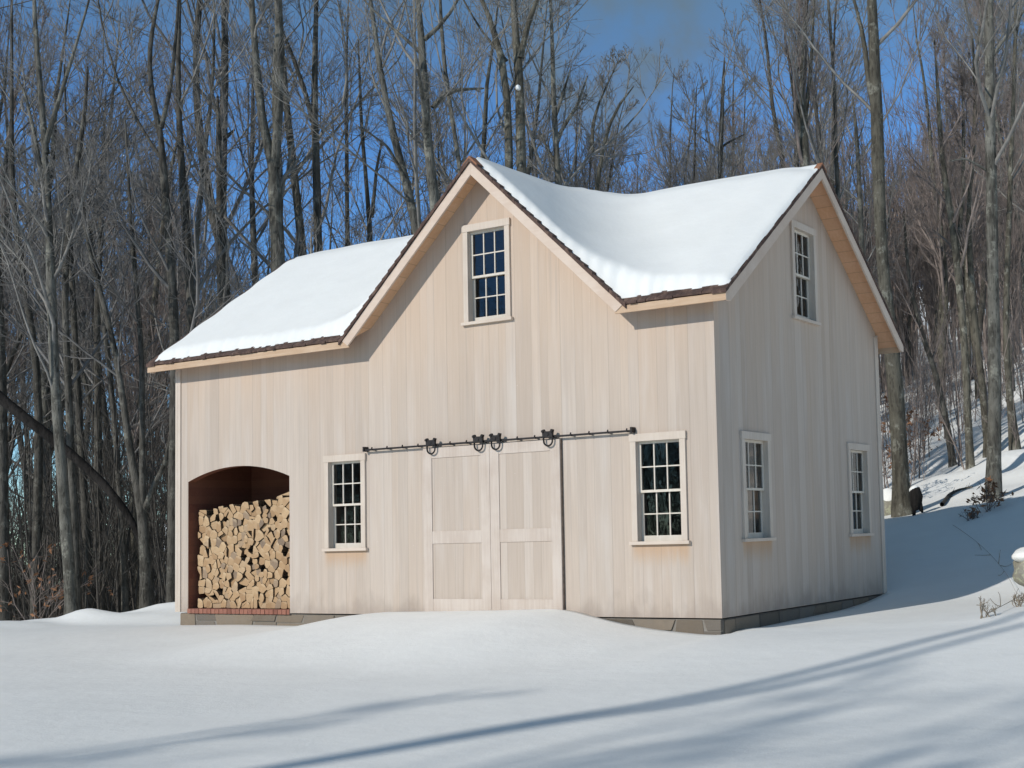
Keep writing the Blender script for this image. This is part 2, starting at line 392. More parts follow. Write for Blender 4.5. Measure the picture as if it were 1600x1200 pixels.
def gable(y0, y1): return [(y0, 0), (y1, 0), (y1, zmain(y1)-drop), (YR, MZ-drop), (y0, zmain(y0)-drop)]
wall('gable_wall', [M['side'], M['inside'], M['trim']], gable(0, D), gable(TH, D-TH), [rect(wopen(*w)) for w in side_wins], fm_side, [2, 2, 2])
wall('gable_wall', [M['side'], M['inside']], gable(0, D), gable(TH, D-TH), [], fm_left)
wall('rear_wall', [M['front'], M['inside']], [(-W, 0), (0, 0), (0, zt0), (-W, zt0)], [(-W+TH, 0), (-TH, 0), (-TH, zt0), (-W+TH, zt0)], [], fm_back)
MB().box(-W+TH, -TH, TH, D-TH, -.12, -.02).build('floor', M['inside'], barn)
# corner boards
mb = MB(); mb.box(-W-.055, -W+.0, -.02, .09, -.0, HE+.2); mb.box(-W, -W+.07, -.018, -.0015, 0, HE+.2); mb.build('corner_board', M['trim'], barn)
mb = MB(); mb.box(-.06, .0215, D+.0, D+.05, .0, HE+.28); mb.box(.002, .02, D-.09, D-.001, .0, HE+.24); mb.build('corner_board', M['trim'], barn)
# wood shed recess behind the arch
mb = MB(); x0, x1, y0, y1, z1 = OX0-.0, -7.55, TH, 1.35, 2.62
mb.poly([(x0, y0, 0), (x0, y1, 0), (x0, y1, z1), (x0, y0, z1)]); mb.poly([(x1, y0, 0), (x1, y1, 0), (x1, y1, z1), (x1, y0, z1)])
mb.poly([(x0, y1, 0), (x1, y1, 0), (x1, y1, z1), (x0, y1, z1)]); mb.poly([(x0, y0, z1), (x1, y0, z1), (x1, y1, z1), (x0, y1, z1)])
mb.poly([(x0, y0, 0), (x1, y0, 0), (x1, y1, 0), (x0, y1, 0)])
tag(mb.build('shed_lining', M['recess'], barn), 'dark red boarded wood store behind the arch')
# foundation: coursed field stones with mortar between
mb = MB(); mo = MB(); rs = random.Random(3)
def stone_run(mapf, L, skip=None):
    u = 0.; pv = 0.
    while u < L-.05:
        w = min(rs.uniform(.32, .72), L-u); w = L-u if L-u-w < .2 else w
        split = rs.random() < .3; sl = rs.uniform(-.14, .14)
        nx_ = sl if u+w < L-.05 else 0.
        rows = [(-.42, -.028)] if not split else [(-.42, -.17+rs.uniform(-.03, .03)), None]
        if split: rows[1] = (rows[0][1]+.012, -.028)
        for a, b in rows:
            d = rs.uniform(.004, .022); g = .009
            mb.hexa([mapf(u+g, .06, a), mapf(u+w-g, .06, a), mapf(u+w-g, -.06, a), mapf(u+g, -.06, a)] and
                    [mapf(u+g, d, a), mapf(u+w-g, d, a), mapf(u+w-g, -.06, a), mapf(u+g, -.06, a),
                     mapf(u+g+pv, d*.7, b), mapf(u+w-g+nx_, d*.7, b), mapf(u+w-g+nx_, -.06, b), mapf(u+g+pv, -.06, b)])
        u += w; pv = nx_
fi = .025
stone_run(lambda u, d, z: (-W+fi+u, fi-d, z), W-2*fi); stone_run(lambda u, d, z: (-fi+d, fi+.07+u, z), D-2*fi-.07)
mo.box(-W+fi+.01, -fi-.012, fi+.004, D-fi, -.8, -.021)
fo = mb.build('foundation', M['stone'], barn, bevel=.008); mo.build('mortar', M['mortar'], fo)
# brick sill below the arch
mb = MB(); u = OX0-.01; 
while u < OX1-.02:
    w = min(.098, OX1-u); mb.box(u+.005, u+w-.004, -.012-rs.uniform(0, .006), .16, -.022, .055+rs.uniform(-.003, .003)); u += w
mb.build('brick_sill', M['brick'], barn, bevel=.004)
MB().box(OX0-.005, OX1+.0, -.004, .15, -.0205, .046).build('sill_mortar', M['mortar'], barn)

# windows
def window(u0, zt, fm):
    q = lambda mb, ua, ub, da, db, za, zb: mb.hexa([fm(*p) for p in ((ua, -da, za), (ub, -da, za), (ub, -db, za), (ua, -db, za), (ua, -da, zb), (ub, -da, zb), (ub, -db, zb), (ua, -db, zb))])
    a, b, c, d = wopen(u0, zt)
    mb = MB(); q(mb, u0, a, -.0, .032, c, d); q(mb, b, u0+WW, -.0, .032, c, d); q(mb, u0-.012, u0+WW+.012, -.0, .038, d, zt)
    w = mb.build('window', M['trim'], barn, bevel=.003)
    mb = MB(); q(mb, u0-.035, u0+WW+.035, -.06, .058, c-SL, c); mb.build('sill', M['trimx'], w, bevel=.003)
    mid = (c+d)/2+.0
    for (s0, s1, dep) in ((mid-.018, d, -.045), (c, mid+.018, -.085)):
        mb = MB(); t = .036; r0 = .075 if dep < -.06 else .034; r1 = .034
        q(mb, a+.002, a+.002+t, dep-.03, dep, s0, s1); q(mb, b-.002-t, b-.002, dep-.03, dep, s0, s1)
        ua, ub = a+.002+t, b-.002-t
        q(mb, ua, ub, dep-.03, dep, s0, s0+r0); q(mb, ua, ub, dep-.03, dep, s1-r1, s1)
        za, zb = s0+r0, s1-r1
        for i in (1, 2):
            x = ua+(ub-ua)*i/3; q(mb, x-.0085, x+.0085, dep-.028, dep-.003, za, zb)
        zc = (za+zb)/2
        for i in range(3):
            xa_, xb_ = ua+(ub-ua)*i/3+(.0085 if i else 0), ua+(ub-ua)*(i+1)/3-(.0085 if i < 2 else 0)
            q(mb, xa_, xb_, dep-.028, dep-.004, zc-.0085, zc+.0085)
        mb.build('sash', M['sash'], w)
        g = MB(); g.poly([fm(ua, -dep+.016, za), fm(ub, -dep+.016, za), fm(ub, -dep+.016, zb), fm(ua, -dep+.016, zb)]); g.build('pane', M['glass'], w)
    return w
for w_ in front_wins: window(*w_, fm_front)
for w_ in side_wins: window(*w_, fm_side)
# a few dim things inside so that the panes show a room
mb = MB(); mb.box(-W+2.9, -2.2, 1.9, 2.05, 2.9, 3.1); mb.box(-W+2.9, -.2, 4.2, 4.35, 2.9, 3.1); mb.box(-2.4, -.4, 3.9, 5.2, -.02, .9); mb.build('loft_beam', M['inside'], barn)

# sliding doors with hangers
DX = [(-5.0, -3.742), (-3.738, -2.492)]
HX = [(-4.80, -3.90), (-3.585, -2.655)]
for (a, b), hs in zip(DX, HX):
    y0, y1 = -.056, -.022; st = .165; mb = MB(); zb, zt = -.05, 2.475
    mb.box(a, a+st, y0, y1, zb, zt); mb.box(b-st, b, y0, y1, zb, zt)
    for z0, z1 in ((2.32, zt), (1.05, 1.235), (zb, .24)): mb.box(a+st, b-st, y0+.002, y1, z0, z1)
    dr = mb.build('sliding_door', M['doorframe'], barn, bevel=.004)
    MB().box(a+st-.01, b-st+.01, -.042, -.026, zb, 2.4).build('door_panel', M['doorpanel'], dr)
    for hx in hs:
        hz = 2.535; mb = MB()
        # roller bracket: a waisted plate with two ears and bolts, horseshoe strap below
        out = [(-.085, -.03), (.085, -.03), (.088, .03), (.10, .075), (.062, .085), (.045, .055), (-.045, .055), (-.062, .085), (-.10, .075), (-.088, .03)]
        mb.prism([(hx+u, -.118, hz+z) for u, z in out], [(hx+u, -.084, hz+z) for u, z in out])
        pts = []
        for i in range(15):
            t = math.pi*i/14; pts.append((hx-.075*math.cos(t), -.10, hz-.075-.075*math.sin(t)))
        mb.tube([(hx-.078, -.10, hz-.02)]+pts+[(hx+.078, -.10, hz-.02)], .013, 6)
        for u in (-.078, .078): mb.tube([(hx+u, -.135, hz+.055), (hx+u, -.084, hz+.055)], .018, 8)
        mb.tube([(hx, -.126, hz+.01), (hx, -.112, hz+.01)], .022, 8)
        mb.build('hanger', M['iron'], dr)
MB().box(-2.4915, -2.482, -.04, -.004, -.05, 2.47).build('door_shadow_strip', M['doorshadow'], barn)  # dark strip standing in for the shadow and gap beside the door
mb = MB(); mb.box(-6.16, -1.27, -.082, -.068, 2.500, 2.528); mb.box(-6.18, -6.15, -.095, -.0, 2.49, 2.565); mb.box(-1.29, -1.26, -.095, -.0, 2.49, 2.565)
rail = mb.build('track_rail', M['iron'], barn)
for i in range(16):
    x = -6.0+i*.31; 
    MB().tube([(x, -.092, 2.515), (x, -.0, 2.515)], .017, 8).tube([(x, -.088, 2.527), (x, -.076, 2.55)], .010, 6).build('bolt', M['iron'], rail)

# ------------------------------------------------------------------ roof
XL, XR, YF, YB = -W-RO, RO, -EO, D+EO
def roof_polys(off):
    zc = lambda x: zcross(x)-off; zm = lambda y: zmain(y)-off
    hwid = (CZ-zmain(YF))/CS
    P = [[(XL, YF, zm(YF)), (XA-hwid, YF, zm(YF)), (XA, YR, MZ-off), (XL, YR, MZ-off)],
         [(XA+hwid, YF, zm(YF)), (XR, YF, zm(YF)), (XR, YR, MZ-off), (XA, YR, MZ-off)],
         [(XL, YR, MZ-off), (XR, YR, MZ-off), (XR, YB, zm(YB)), (XL, YB, zm(YB))],
         [(XA-hwid, YF, zm(YF)), (XA, YF, CZ-off), (XA, YR, MZ-off)],
         [(XA, YF, CZ-off), (XA+hwid, YF, zm(YF)), (XA, YR, MZ-off)]]
    return P
mb = MB()
for p in roof_polys(.025): mb.poly(p)
# shingle courses showing at the eaves: ragged, single shakes in two layers
def shake(mb, x, w, ybutt, ln, lift, jit):
    z = lambda y: zmain(y)+lift
    a, b = ybutt, ybutt+ln
    mb.hexa([(x, a, z(a)-.022), (x+w, a, z(a)-.022), (x+w, b, z(b)-.022), (x, b, z(b)-.022), (x, a, z(a)+jit), (x+w, a, z(a)+jit), (x+w, b, z(b)-.01), (x, b, z(b)-.01)])
for (xa_, xb_) in ((XL, XA-2.56), (XA+2.56, XR)):
    for lay in range(3):
        x = xa_
        while x < xb_-.02:
            w = min(rs.uniform(.07, .17), xb_-x); shake(mb, x+.002, w-.004, YF-.022+lay*.09+rs.uniform(-.01, .012), .3, -.006+lay*.009, .004+rs.uniform(0, .007)); x += w
# shingle ends along the verges of the cross gable (stepped butts)
for sg in (-1, 1):
    t = .0
    while t < 2.55:
        c_ = .13; t1 = min(t+c_, 2.6); x0_, x1_ = XA+sg*t, XA+sg*(t1+.03)
        o0, o1 = .0, rs.uniform(.022, .034)
        ya, yb = YF-.028-rs.uniform(0, .014), YF+.2
        mb.hexa([(x0_, ya, zcross(x0_)-.045), (x1_, ya, zcross(x1_)-.045), (x1_, yb, zcross(x1_)-.045), (x0_, yb, zcross(x0_)-.045),
                 (x0_, ya, zcross(x0_)+o0), (x1_, ya, zcross(x1_)+o1), (x1_, yb, zcross(x1_)+o1), (x0_, yb, zcross(x0_)+o0)]); t += c_
# and along both verges of the main roof
for xs in (XL, XR):
    for sg in (-1, 1):
        t = 0.
        while t < YR+EO-.02:
            ya, yb = YR+sg*t, YR+sg*min(t+.16, YR+EO+.02); xo = .012+rs.uniform(0, .005); sx = -1 if xs < -5 else 1
            xa_, xb_ = (xs-xo, xs+.2) if sx < 0 else (xs-.2, xs+xo); o1 = rs.uniform(.007, .012)
            mb.hexa([(xa_, ya, zmain(ya)-.045), (xb_, ya, zmain(ya)-.045), (xb_, yb, zmain(yb)-.045), (xa_, yb, zmain(yb)-.045),
                     (xa_, ya, zmain(ya)), (xb_, ya, zmain(ya)), (xb_, yb, zmain(yb)+o1), (xa_, yb, zmain(yb)+o1)]); t += .13
roof = mb.build('roof', M['shingle'], barn)
# ridge caps at the two visible peaks
mb = MB(); m2 = MB()
for sg in (-1, 1):
    a, b = XA, XA+sg*.14
    mb.hexa([(a, YF-.04, CZ+.0), (b, YF-.04, zcross(b)), (b, YF+.2, zcross(b)), (a, YF+.2, CZ), (a, YF-.04, CZ+.04), (b, YF-.04, zcross(b)+.036), (b, YF+.2, zcross(b)+.036), (a, YF+.2, CZ+.04)])
    a, b = YR, YR+sg*.14
    m2.hexa([(XR+.02, a, MZ), (XR+.02, b, zmain(b)), (XR-.07, b, zmain(b)), (XR-.07, a, MZ), (XR+.02, a, MZ+.03), (XR+.02, b, zmain(b)+.026), (XR-.07, b, zmain(b)+.026), (XR-.07, a, MZ+.03)])
mb.build('ridge_cap', M['redcap'], roof); m2.build('ridge_cap', M['redcap'], roof)
mb = MB(); mc = MB()
for i, p in enumerate(roof_polys(.082)):
    (mc if i >= 3 else mb).poly(p)
mb.build('soffit', M['soffit'], barn); mc.build('soffit', M['soffitx'], barn)
# fascia boards along the eaves
for (a, b) in ((XL, XA-2.44), (XA+2.44, XR)):
    MB().box(a, b, YF, YF+.03, HE, HE+.105).build('fascia', M['fascia'], barn, bevel=.003)
MB().box(XL, XR, YB-.03, YB, HE, HE+.105).build('fascia', M['fascia'], barn)
# barge boards
def barge_cross(sg):
    dep = .185; tx = 2.567; bx = 2.455; zt = lambda t: CZ-.05-CS*t
    ring = [(0, zt(0)), (tx, zt(tx)), (bx, zt(bx)-dep), (0, zt(0)-dep)]
    a = [(XA+sg*t, YF-.012, z) for t, z in ring]; b = [(XA+sg*t, YF+.022, z) for t, z in ring]
    MB().prism(a, b).build('barge_board', M['barge'], barn, bevel=.003)
barge_cross(-1); barge_cross(1)
def barge_main(xo, sg, lab=None):
    dep = .165; L = YR+EO-.001; zt = lambda t: MZ-.05-MS*t
    ring = [(0, zt(0)), (L, zt(L)), (L, HE+.0), (L-.12, HE+.0), (0, zt(0)-dep)]
    a = [(xo, YR+sg*t, z) for t, z in ring]; b = [(xo+.034, YR+sg*t, z) for t, z in ring]
    return MB().prism(a, b).build('barge_board', M['barge'], barn, bevel=.003)
for xo in (XR-.031, XL-.003):
    barge_main(xo, -1); barge_main(xo, 1)

# ------------------------------------------------------------------ snow on the roof
def snow_patch(name, x0, x1, label):
    st = .03; xs = np.linspace(x0, x1, int((x1-x0)/st)+1); ys = np.linspace(YF, YB, int((YB-YF)/st)+1)
    X, Y = np.meshgrid(xs, ys)
    zm = MZ-MS*np.abs(Y-YR); zc = np.where(Y < YR, CZ-CS*np.abs(X-XA), -9)
    zroof = np.maximum(zm, zc); k = 1.0; h = np.clip(k-np.abs(zm-zc), 0, k)/k
    fill = h*h*k/4
    rag = .022*np.sin(X*5+1)*np.sin(X*2.1)+.014*np.sin(X*17)+.010*np.sin(X*33+2)
    wc = sstep(zc-zm, -.25, .15)
    dF = Y-(YF+(.075+.008*np.sin(X*31))*wc+(1-wc)*(np.where(X < XA, .055+.045*(X-XL)/4.5, .095)+rag))
    dR = (XR-.0+.006*np.sin(Y*11))-X; dL = X-(XL+.17+.03*np.sin(Y*9)); dB = (YB-.15)-Y
    d = np.minimum(np.minimum(dF, dB), np.minimum(dR, dL))
    T = .145+.02*wavy(X, Y, 2.5, 8, 1)
    # thin near the verge of the main roof and over the cross ridge
    T = T*(.5+.5*sstep(dR, 0, .7))*(.75+.25*sstep(dL, 0, .8))
    e = np.clip(d/.13, 0, 1); t = T*np.sqrt(np.clip(1-(1-e)**2, 0, 1))+fill*np.sqrt(np.clip(1-(1-np.clip(d/.22, 0, 1))**2, 0, 1))
    # rounded ridge: soften the crest
    soft = .09*np.exp(-((Y-YR)/.22)**2)+.06*np.exp(-((X-XA)/.2)**2)*(Y < YR)
    z = zroof+np.maximum(t-soft*(d > 0), .02)
    keep = d > 0
    idx = -np.ones(X.shape, int); cell = keep[:-1, :-1] | keep[1:, :-1] | keep[:-1, 1:] | keep[1:, 1:]
    # outermost ring sits on the shingles
    z = np.where(keep, z, zroof+.008)
    # pull the border vertices to the true edge for a fine outline
    nxv = len(xs); jj, ii2 = np.nonzero(cell); q = jj*nxv+ii2
    quads = np.stack([q, q+1, q+1+nxv, q+nxv], 1); used = np.unique(quads); rem = -np.ones(X.size, int); rem[used] = np.arange(len(used))
    V = np.stack([X, Y, z], -1).reshape(-1, 3)[used]
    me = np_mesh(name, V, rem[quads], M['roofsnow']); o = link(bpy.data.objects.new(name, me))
    tag(o, label, 'snow', None, 'stuff'); return o
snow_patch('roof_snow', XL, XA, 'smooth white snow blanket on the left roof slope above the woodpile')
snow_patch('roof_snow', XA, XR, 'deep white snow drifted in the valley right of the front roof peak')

# ------------------------------------------------------------------ firewood stack
def clip_poly(poly, p, nrm):
    out = []
    for i in range(len(poly)):
        a, b = poly[i], poly[(i+1) % len(poly)]; da, db = (a-p)@nrm, (b-p)@nrm
        if da <= 0: out.append(a)
        if da*db < 0: out.append(a+(b-a)*(da/(da-db)))
    return out
PX0, PX1 = -10.19, -7.72
def pile_top(x): return np.interp(x, [-10.2, -9.6, -8.9, -8.5, -8.2, -7.7], [1.71, 1.76, 1.79, 1.83, 1.87, 1.88])
lr = np.random.default_rng(11); seeds = []
tries = 0
while len(seeds) < 288 and tries < 60000:
    tries += 1; x = lr.uniform(PX0+.03, PX1-.03); z = lr.uniform(.10, 1.97)
    if z > pile_top(x)-.035: continue
    s = np.array([x, z]); mind = .085*(1+.22*math.sin(x*7+z*5)) if tries < 30000 else .07
    if all(np.hypot(*(s-t)) > mind for t in seeds): seeds.append(s)
seeds = np.array(seeds)
def voro(seeds):
    cells = []
    for i, s in enumerate(seeds):
        poly = [np.array(p) for p in ((PX0, .062), (PX1, .062), (PX1, 2.1), (PX0, 2.1))]
        d = np.hypot(*(seeds-s).T); 
        for j in np.argsort(d)[1:22]:
            if d[j] > .7: break
            m = (seeds[j]+s)/2; nr = (seeds[j]-s)/d[j]; poly = clip_poly(poly, m, nr)
            if len(poly) < 3: break
        # top of the pile
        tx = s[0]; top = pile_top(tx)+.03*math.sin(tx*37); poly = clip_poly(poly, np.array([tx, top]), np.array([math.sin(tx*23)*.16, 1.]))
        cells.append(poly)
    return cells
LOGG = 'split firewood stacked in the arched opening'
n_log = 0
cells = []
for s, c in zip(seeds, voro(seeds)):
    if len(c) < 3: continue
    cc = sum(c)/len(c); ext = max(np.hypot(*(q-cc)) for q in c)
    if ext > .115 and len(cells) < 285 and lr.random() < .6:
        a = lr.uniform(0, 6.28); nr = np.array([math.cos(a), math.sin(a)]); of = cc+nr*lr.normal()*.012
        cells += [clip_poly(c, of, nr), clip_poly(c, of, -nr)]
    else: cells.append(c)
lr.shuffle(cells) if False else None
for c in cells[:299]:
    if len(c) < 3: continue
    cen = sum(c)/len(c)
    # drop some corners to get wedges and rounds, shrink for the gaps
    if len(c) > 4 and lr.random() < .10:
        k = int(lr.integers(len(c))); c = c[:k]+c[k+1:]
    if len(c) > 4 and lr.random() < .06:
        k = int(lr.integers(len(c))); c = c[:k]+c[k+1:]
    sh = lr.uniform(.945, .995); pts = []
    for i in range(len(c)):
        a, b = c[i], c[(i+1) % len(c)]; ed = (a*.88+b*.12, a*.12+b*.88)
        m = (a+b)/2; bul = lr.uniform(-.006, .007)
        nrm = m-cen; nrm = nrm/(np.hypot(*nrm)+1e-6)
        pts += [cen+(ed[0]-cen)*sh, cen+(m-cen)*sh+nrm*bul, cen+(ed[1]-cen)*sh]
    yf = .115+lr.uniform(0, .05); tl = lr.uniform(-.12, .12, 2)
    fr_ = [(p[0], yf+(p[0]-cen[0])*tl[0]+(p[1]-cen[1])*tl[1], p[1]) for p in pts]
    k2 = lr.uniform(.88, 1.0); sh2 = lr.uniform(-.02, .02, 2)
    bk = [(cen[0]+(p[0]-cen[0])*k2+sh2[0]*.4, yf+.45, cen[1]+(p[1]-cen[1])*k2+sh2[1]*.4) for p in pts]
    o = MB().prism([(p[0]-cen[0], p[1], p[2]-cen[1]) for p in fr_], [(p[0]-cen[0], p[1], p[2]-cen[1]) for p in bk], 1, (0, 0)).build('firewood_log', [M['endgrain'], M['logside']], None)
    o.location = (cen[0], 0, cen[1])
    tag(o, 'split firewood log with pale tan cut end in the arched stack', 'firewood', LOGG); n_log += 1
mb = MB(); mb.tube([(-8.6, .44, 1.86), (-8.25, .42, 1.92), (-7.95, .40, 1.95), (-7.6, .38, 1.95)], [.04, .06, .065, .06], 9)
tag(mb.build('firewood_log', [M['endgrain']], None, True), 'long pale log lying crosswise on top of the stacked firewood', 'firewood')

# ------------------------------------------------------------------ trees
def nrmz(v): return v/(np.linalg.norm(v, axis=-1, keepdims=True)+1e-9)
def grow(g, P0, D0, L, n, wander, up):
    N_ = len(P0); P = np.zeros((N_, n, 3)); P[:, 0] = P0; d = nrmz(D0); st = (L/(n-1))[:, None]
    upv = np.array([0, 0, 1.])
    for i in range(1, n):
        d = nrmz(d+g.normal(size=(N_, 3))*wander+up*upv); P[:, i] = P[:, i-1]+d*st
    return P
def sprout(g, P, R, L, m, t0, t1, a0, a1, lf, n, wander, up, rf, rtip, rmin):
    """m children per parent tube; returns points, radii, lengths"""
    N_, k = R.shape; idx = np.repeat(np.arange(N_), m); q = len(idx)
    t = g.uniform(t0, t1, q); f = np.clip(t*(k-1), 0, k-1.001); i = f.astype(int); w = (f-i)[:, None]
    pos = P[idx, i]*(1-w)+P[idx, i+1]*w; dr = nrmz(P[idx, i+1]-P[idx, i]); rad = R[idx, i]*(1-w[:, 0])+R[idx, i+1]*w[:, 0]
    rv = g.normal(size=(q, 3)); pr = nrmz(rv-dr*np.sum(rv*dr, 1, keepdims=True)); a = g.uniform(a0, a1, q)[:, None]
    nd = dr*np.cos(a)+pr*np.sin(a)
    ln = L[idx]*lf*(1.2-.8*(t-t0)/(t1-t0+1e-6))*g.uniform(.65, 1.25, q)
    r0 = np.maximum(np.minimum(rad*rf*g.uniform(.6, 1.1, q), ln*.03+rmin), rmin)
    C = grow(g, pos, nd, ln, n, wander, up); tt = np.linspace(0, 1, n)[None]
    return C, r0[:, None]*(1-tt)+np.maximum(r0*rtip, rmin*.55)[:, None]*tt, ln
def tubes(P, R, S, g=None, knob=0.):
    N_, n, _ = P.shape; T = np.zeros_like(P); T[:, 1:-1] = P[:, 2:]-P[:, :-2]; T[:, 0] = P[:, 1]-P[:, 0]; T[:, -1] = P[:, -1]-P[:, -2]; T = nrmz(T)
    ref = np.where(np.abs(T[:, :1, 2:3]) > .8, np.array([1., 0, 0]), np.array([0, 0, 1.])); ref = np.broadcast_to(ref, T.shape)
    U = nrmz(ref-T*np.sum(ref*T, -1, keepdims=True)); Wv = np.cross(T, U); a = np.arange(S)*2*np.pi/S
    rr = R[:, :, None]*np.ones(S)
    if knob: rr = rr*(1+knob*g.normal(size=rr.shape))
    V = P[:, :, None, :]+rr[..., None]*(U[:, :, None, :]*np.cos(a)[None, None, :, None]+Wv[:, :, None, :]*np.sin(a)[None, None, :, None])
    b = (np.arange(N_)*n*S)[:, None, None]; i = (np.arange(n-1)*S)[None, :, None]; j = np.arange(S)[None, None]; j2 = (j+1) % S
    Q = np.stack([b+i+j, b+i+j2, b+i+S+j2, b+i+S+j], -1).reshape(-1, 4)
    return V.reshape(-1, 3), Q
def join(parts):
    Vs, Qs, k = [], [], 0
    for V, Q in parts: Vs.append(V); Qs.append(Q+k); k += len(V)
    return np.concatenate(Vs), np.concatenate(Qs)
def resample(pts, rad, n):
    pts = np.asarray(pts, float); s = np.r_[0, np.cumsum(np.linalg.norm(np.diff(pts, axis=0), axis=1))]; u = np.linspace(0, s[-1], n)
    P = np.stack([np.interp(u, s, pts[:, k]) for k in range(3)], 1)
    ker = np.array([.25, .5, .25])
    for _ in range(2):
        Pp = P.copy(); Pp[1:-1] = P[:-2]*.25+P[1:-1]*.5+P[2:]*.25; P = Pp
    return P, np.interp(u, s, rad), s[-1]
def crown_tubes(g, stems, dens=1., ang=(.45, .95), up=.10, t0=.35, lf=.30, wander=.13, rmin=.005, l1=13, l2=7, l3=6, l4=3, wide=1.):
    """stems: list of (P(n,3), R(n), L)"""
    parts = []
    A = []
    for P, R, L in stems:
        A.append(sprout(g, P[None], R[None], np.array([L]), max(2, int(l1*dens*min(1., L/7.))), t0, .98, ang[0], ang[1], lf*wide, 8, wander, up, .45, .3, .016))
    P1 = np.concatenate([a[0] for a in A]); R1 = np.concatenate([a[1] for a in A]); L1 = np.concatenate([a[2] for a in A])
    parts.append(tubes(P1, R1, 5))
    P2, R2, L2 = sprout(g, P1, R1, L1, l2, .12, .98, .35, .95, .48, 6, wander*1.1, up*1.1, .55, .4, .010); parts.append(tubes(P2, R2, 4))
    P3, R3, L3 = sprout(g, P2, R2, L2, l3, .1, 1., .3, .9, .5, 4, wander, up, .6, .5, rmin); parts.append(tubes(P3, R3, 3))
    if l4:
        P4, R4, L4 = sprout(g, P3, R3, L3, l4, .1, 1., .3, .85, .62, 3, wander*.8, up, .7, .5, rmin*.8); parts.append(tubes(P4, R4, 3))
    return parts
def make_tree(name, stems, crown_parts, matT, matC, origin, g, sides=10, knob=.05):
    o0 = np.asarray(origin, float); root = empty(name, tuple(o0))
    tp = [tubes((P-o0)[None], R[None], sides, g, knob) for P, R, L in stems]
    V, Q = join(tp); t = link(bpy.data.objects.new('trunk', np_mesh('trunk', V, Q, matT)), root)
    V, Q = join(crown_parts); c = link(bpy.data.objects.new('crown', np_mesh('crown', V-o0, Q, matC)), root)
    return root
def traced_tree(name, label, stems, dist, mat='bark', twig='twig', group=None, H=19.5, seed=1, **kw):
    """stems: pixel paths (x, y, width) from the base up; the first one is the trunk, the others fork from it"""
    g = np.random.default_rng(seed); S = []
    cond = None
    for si, st in enumerate(stems):
        pts = [at_depth(x, y, dist) for x, y, w in st]; rad = [w/2/FPX*dist for x, y, w in st]
        if si == 0:
            b = pts[0]; gz = tz(b[0], b[1])
            if len(pts) > 1 and b[2] > gz+.15:                # carry the trunk down to the ground
                dv = pts[0]-pts[1]; dv = dv/max(.3, abs(dv[2])); nb = b+np.array([dv[0]*.3, dv[1]*.3, -1])*(b[2]-gz)
                pts.insert(0, np.array([nb[0], nb[1], tz(nb[0], nb[1])])); rad.insert(0, rad[0]*1.1)
            pts[0] = np.array([pts[0][0], pts[0][1], tz(pts[0][0], pts[0][1])-.12])
            base = pts[0]+np.array([0, 0, .12]); fl = pts[0]*.93+pts[1]*.07
            k = min(.5/max(.6, pts[1][2]-pts[0][2]), .4); pts.insert(1, pts[0]*(1-k)+pts[1]*k); rad.insert(1, rad[0]); rad[0] *= 1.3
        # carry it on above the frame with its own taper
        top = pts[-1]; dv = pts[-1]-pts[-2]; dv = dv/np.linalg.norm(dv)
        if st[-1][1] < 60 and dv[2] > .2:
            dv = nrmz(dv+np.array([0, 0, .6])); need = max(1.5, base[2]+H-top[2])
            for q in (.35, .7, 1.): pts.append(top+dv*need*q+g.normal(size=3)*.12*q*need*.3); rad.append(rad[len(st)-1 if si else -1]*(1-q)+.012 if q == 1. else rad[-1]*.62)
        else: rad[-1] = max(.012, rad[-1]*.6)
        P, R, L = resample(pts, rad, 22)
        if si: 
            dd = g.normal()*.5; P = P+FH*(np.linspace(0, 1, 22)[:, None]**1.3*dd*2)
        S.append((P, R, L))
    cr = crown_tubes(g, S, **kw)
    r = make_tree(name, S, cr, M[mat], M[twig], base, g)
    tag(r, label, 'tree', group); return r

T = traced_tree
t_ = 'bare_tree'
# ---- left wood, nearer trunks
T(t_, 'pale lit bare tree with forked top, nearest trunk in the left woods', [[(112, 943, 19), (103, 817, 17), (94, 707, 16), (85, 588, 15), (80, 450, 14), (75, 333, 13), (69, 200, 12)], [(72, 240, 11), (54, 83, 8), (44, 0, 6)], [(71, 225, 9), (90, 154, 7), (115, 50, 4)], [(68, 285, 8), (45, 200, 6), (20, 130, 4), (0, 100, 3)]], 27.5, 'bark', seed=21, l1=9, t0=.45)
T(t_, 'thin bare tree leaning right behind the pale forked trunk', [[(121, 930, 13), (108, 640, 11), (100, 458, 10), (110, 312, 9), (133, 188, 7), (137, 104, 5)]], 30., 'barkd', 'twigd', seed=22, t0=.4, H=17)
T(t_, 'bare tree with long left diagonal limb beside the left barn corner', [[(268, 922, 16), (274, 560, 15), (271, 479, 14), (262, 354, 13), (254, 250, 12), (250, 196, 11)], [(251, 215, 9), (231, 125, 8), (229, 62, 7), (240, 0, 5)], [(252, 200, 8), (267, 137, 6), (275, 40, 5), (277, 0, 4)], [(254, 250, 6), (217, 200, 5), (167, 112, 4), (129, 12, 3)]], 28.5, 'barkd', 'twigd', seed=23, l1=8, t0=.4)
T(t_, 'straight bare tree rising above the left roof end', [[(300, 500, 14), (298, 479, 13), (292, 354, 13), (283, 258, 11), (277, 167, 9), (279, 62, 7), (280, 0, 5)]], 29.5, 'barkd', seed=24, l1=11)
T(t_, 'bare tree with short broken dark stub above the left roof slope', [[(349, 500, 13), (348, 471, 12), (344, 333, 11), (342, 225, 9), (340, 150, 6)], [(343, 222, 8), (352, 210, 7), (358, 196, 5)]], 31., 'barkd', seed=25, l1=9, H=16.5)
T(t_, 'thin pale bare tree curving right above the left roof', [[(300, 480, 8), (308, 367, 8), (319, 229, 7), (337, 125, 5), (334, 40, 4), (336, 0, 3)]], 32., 'bark', seed=26, l1=9)
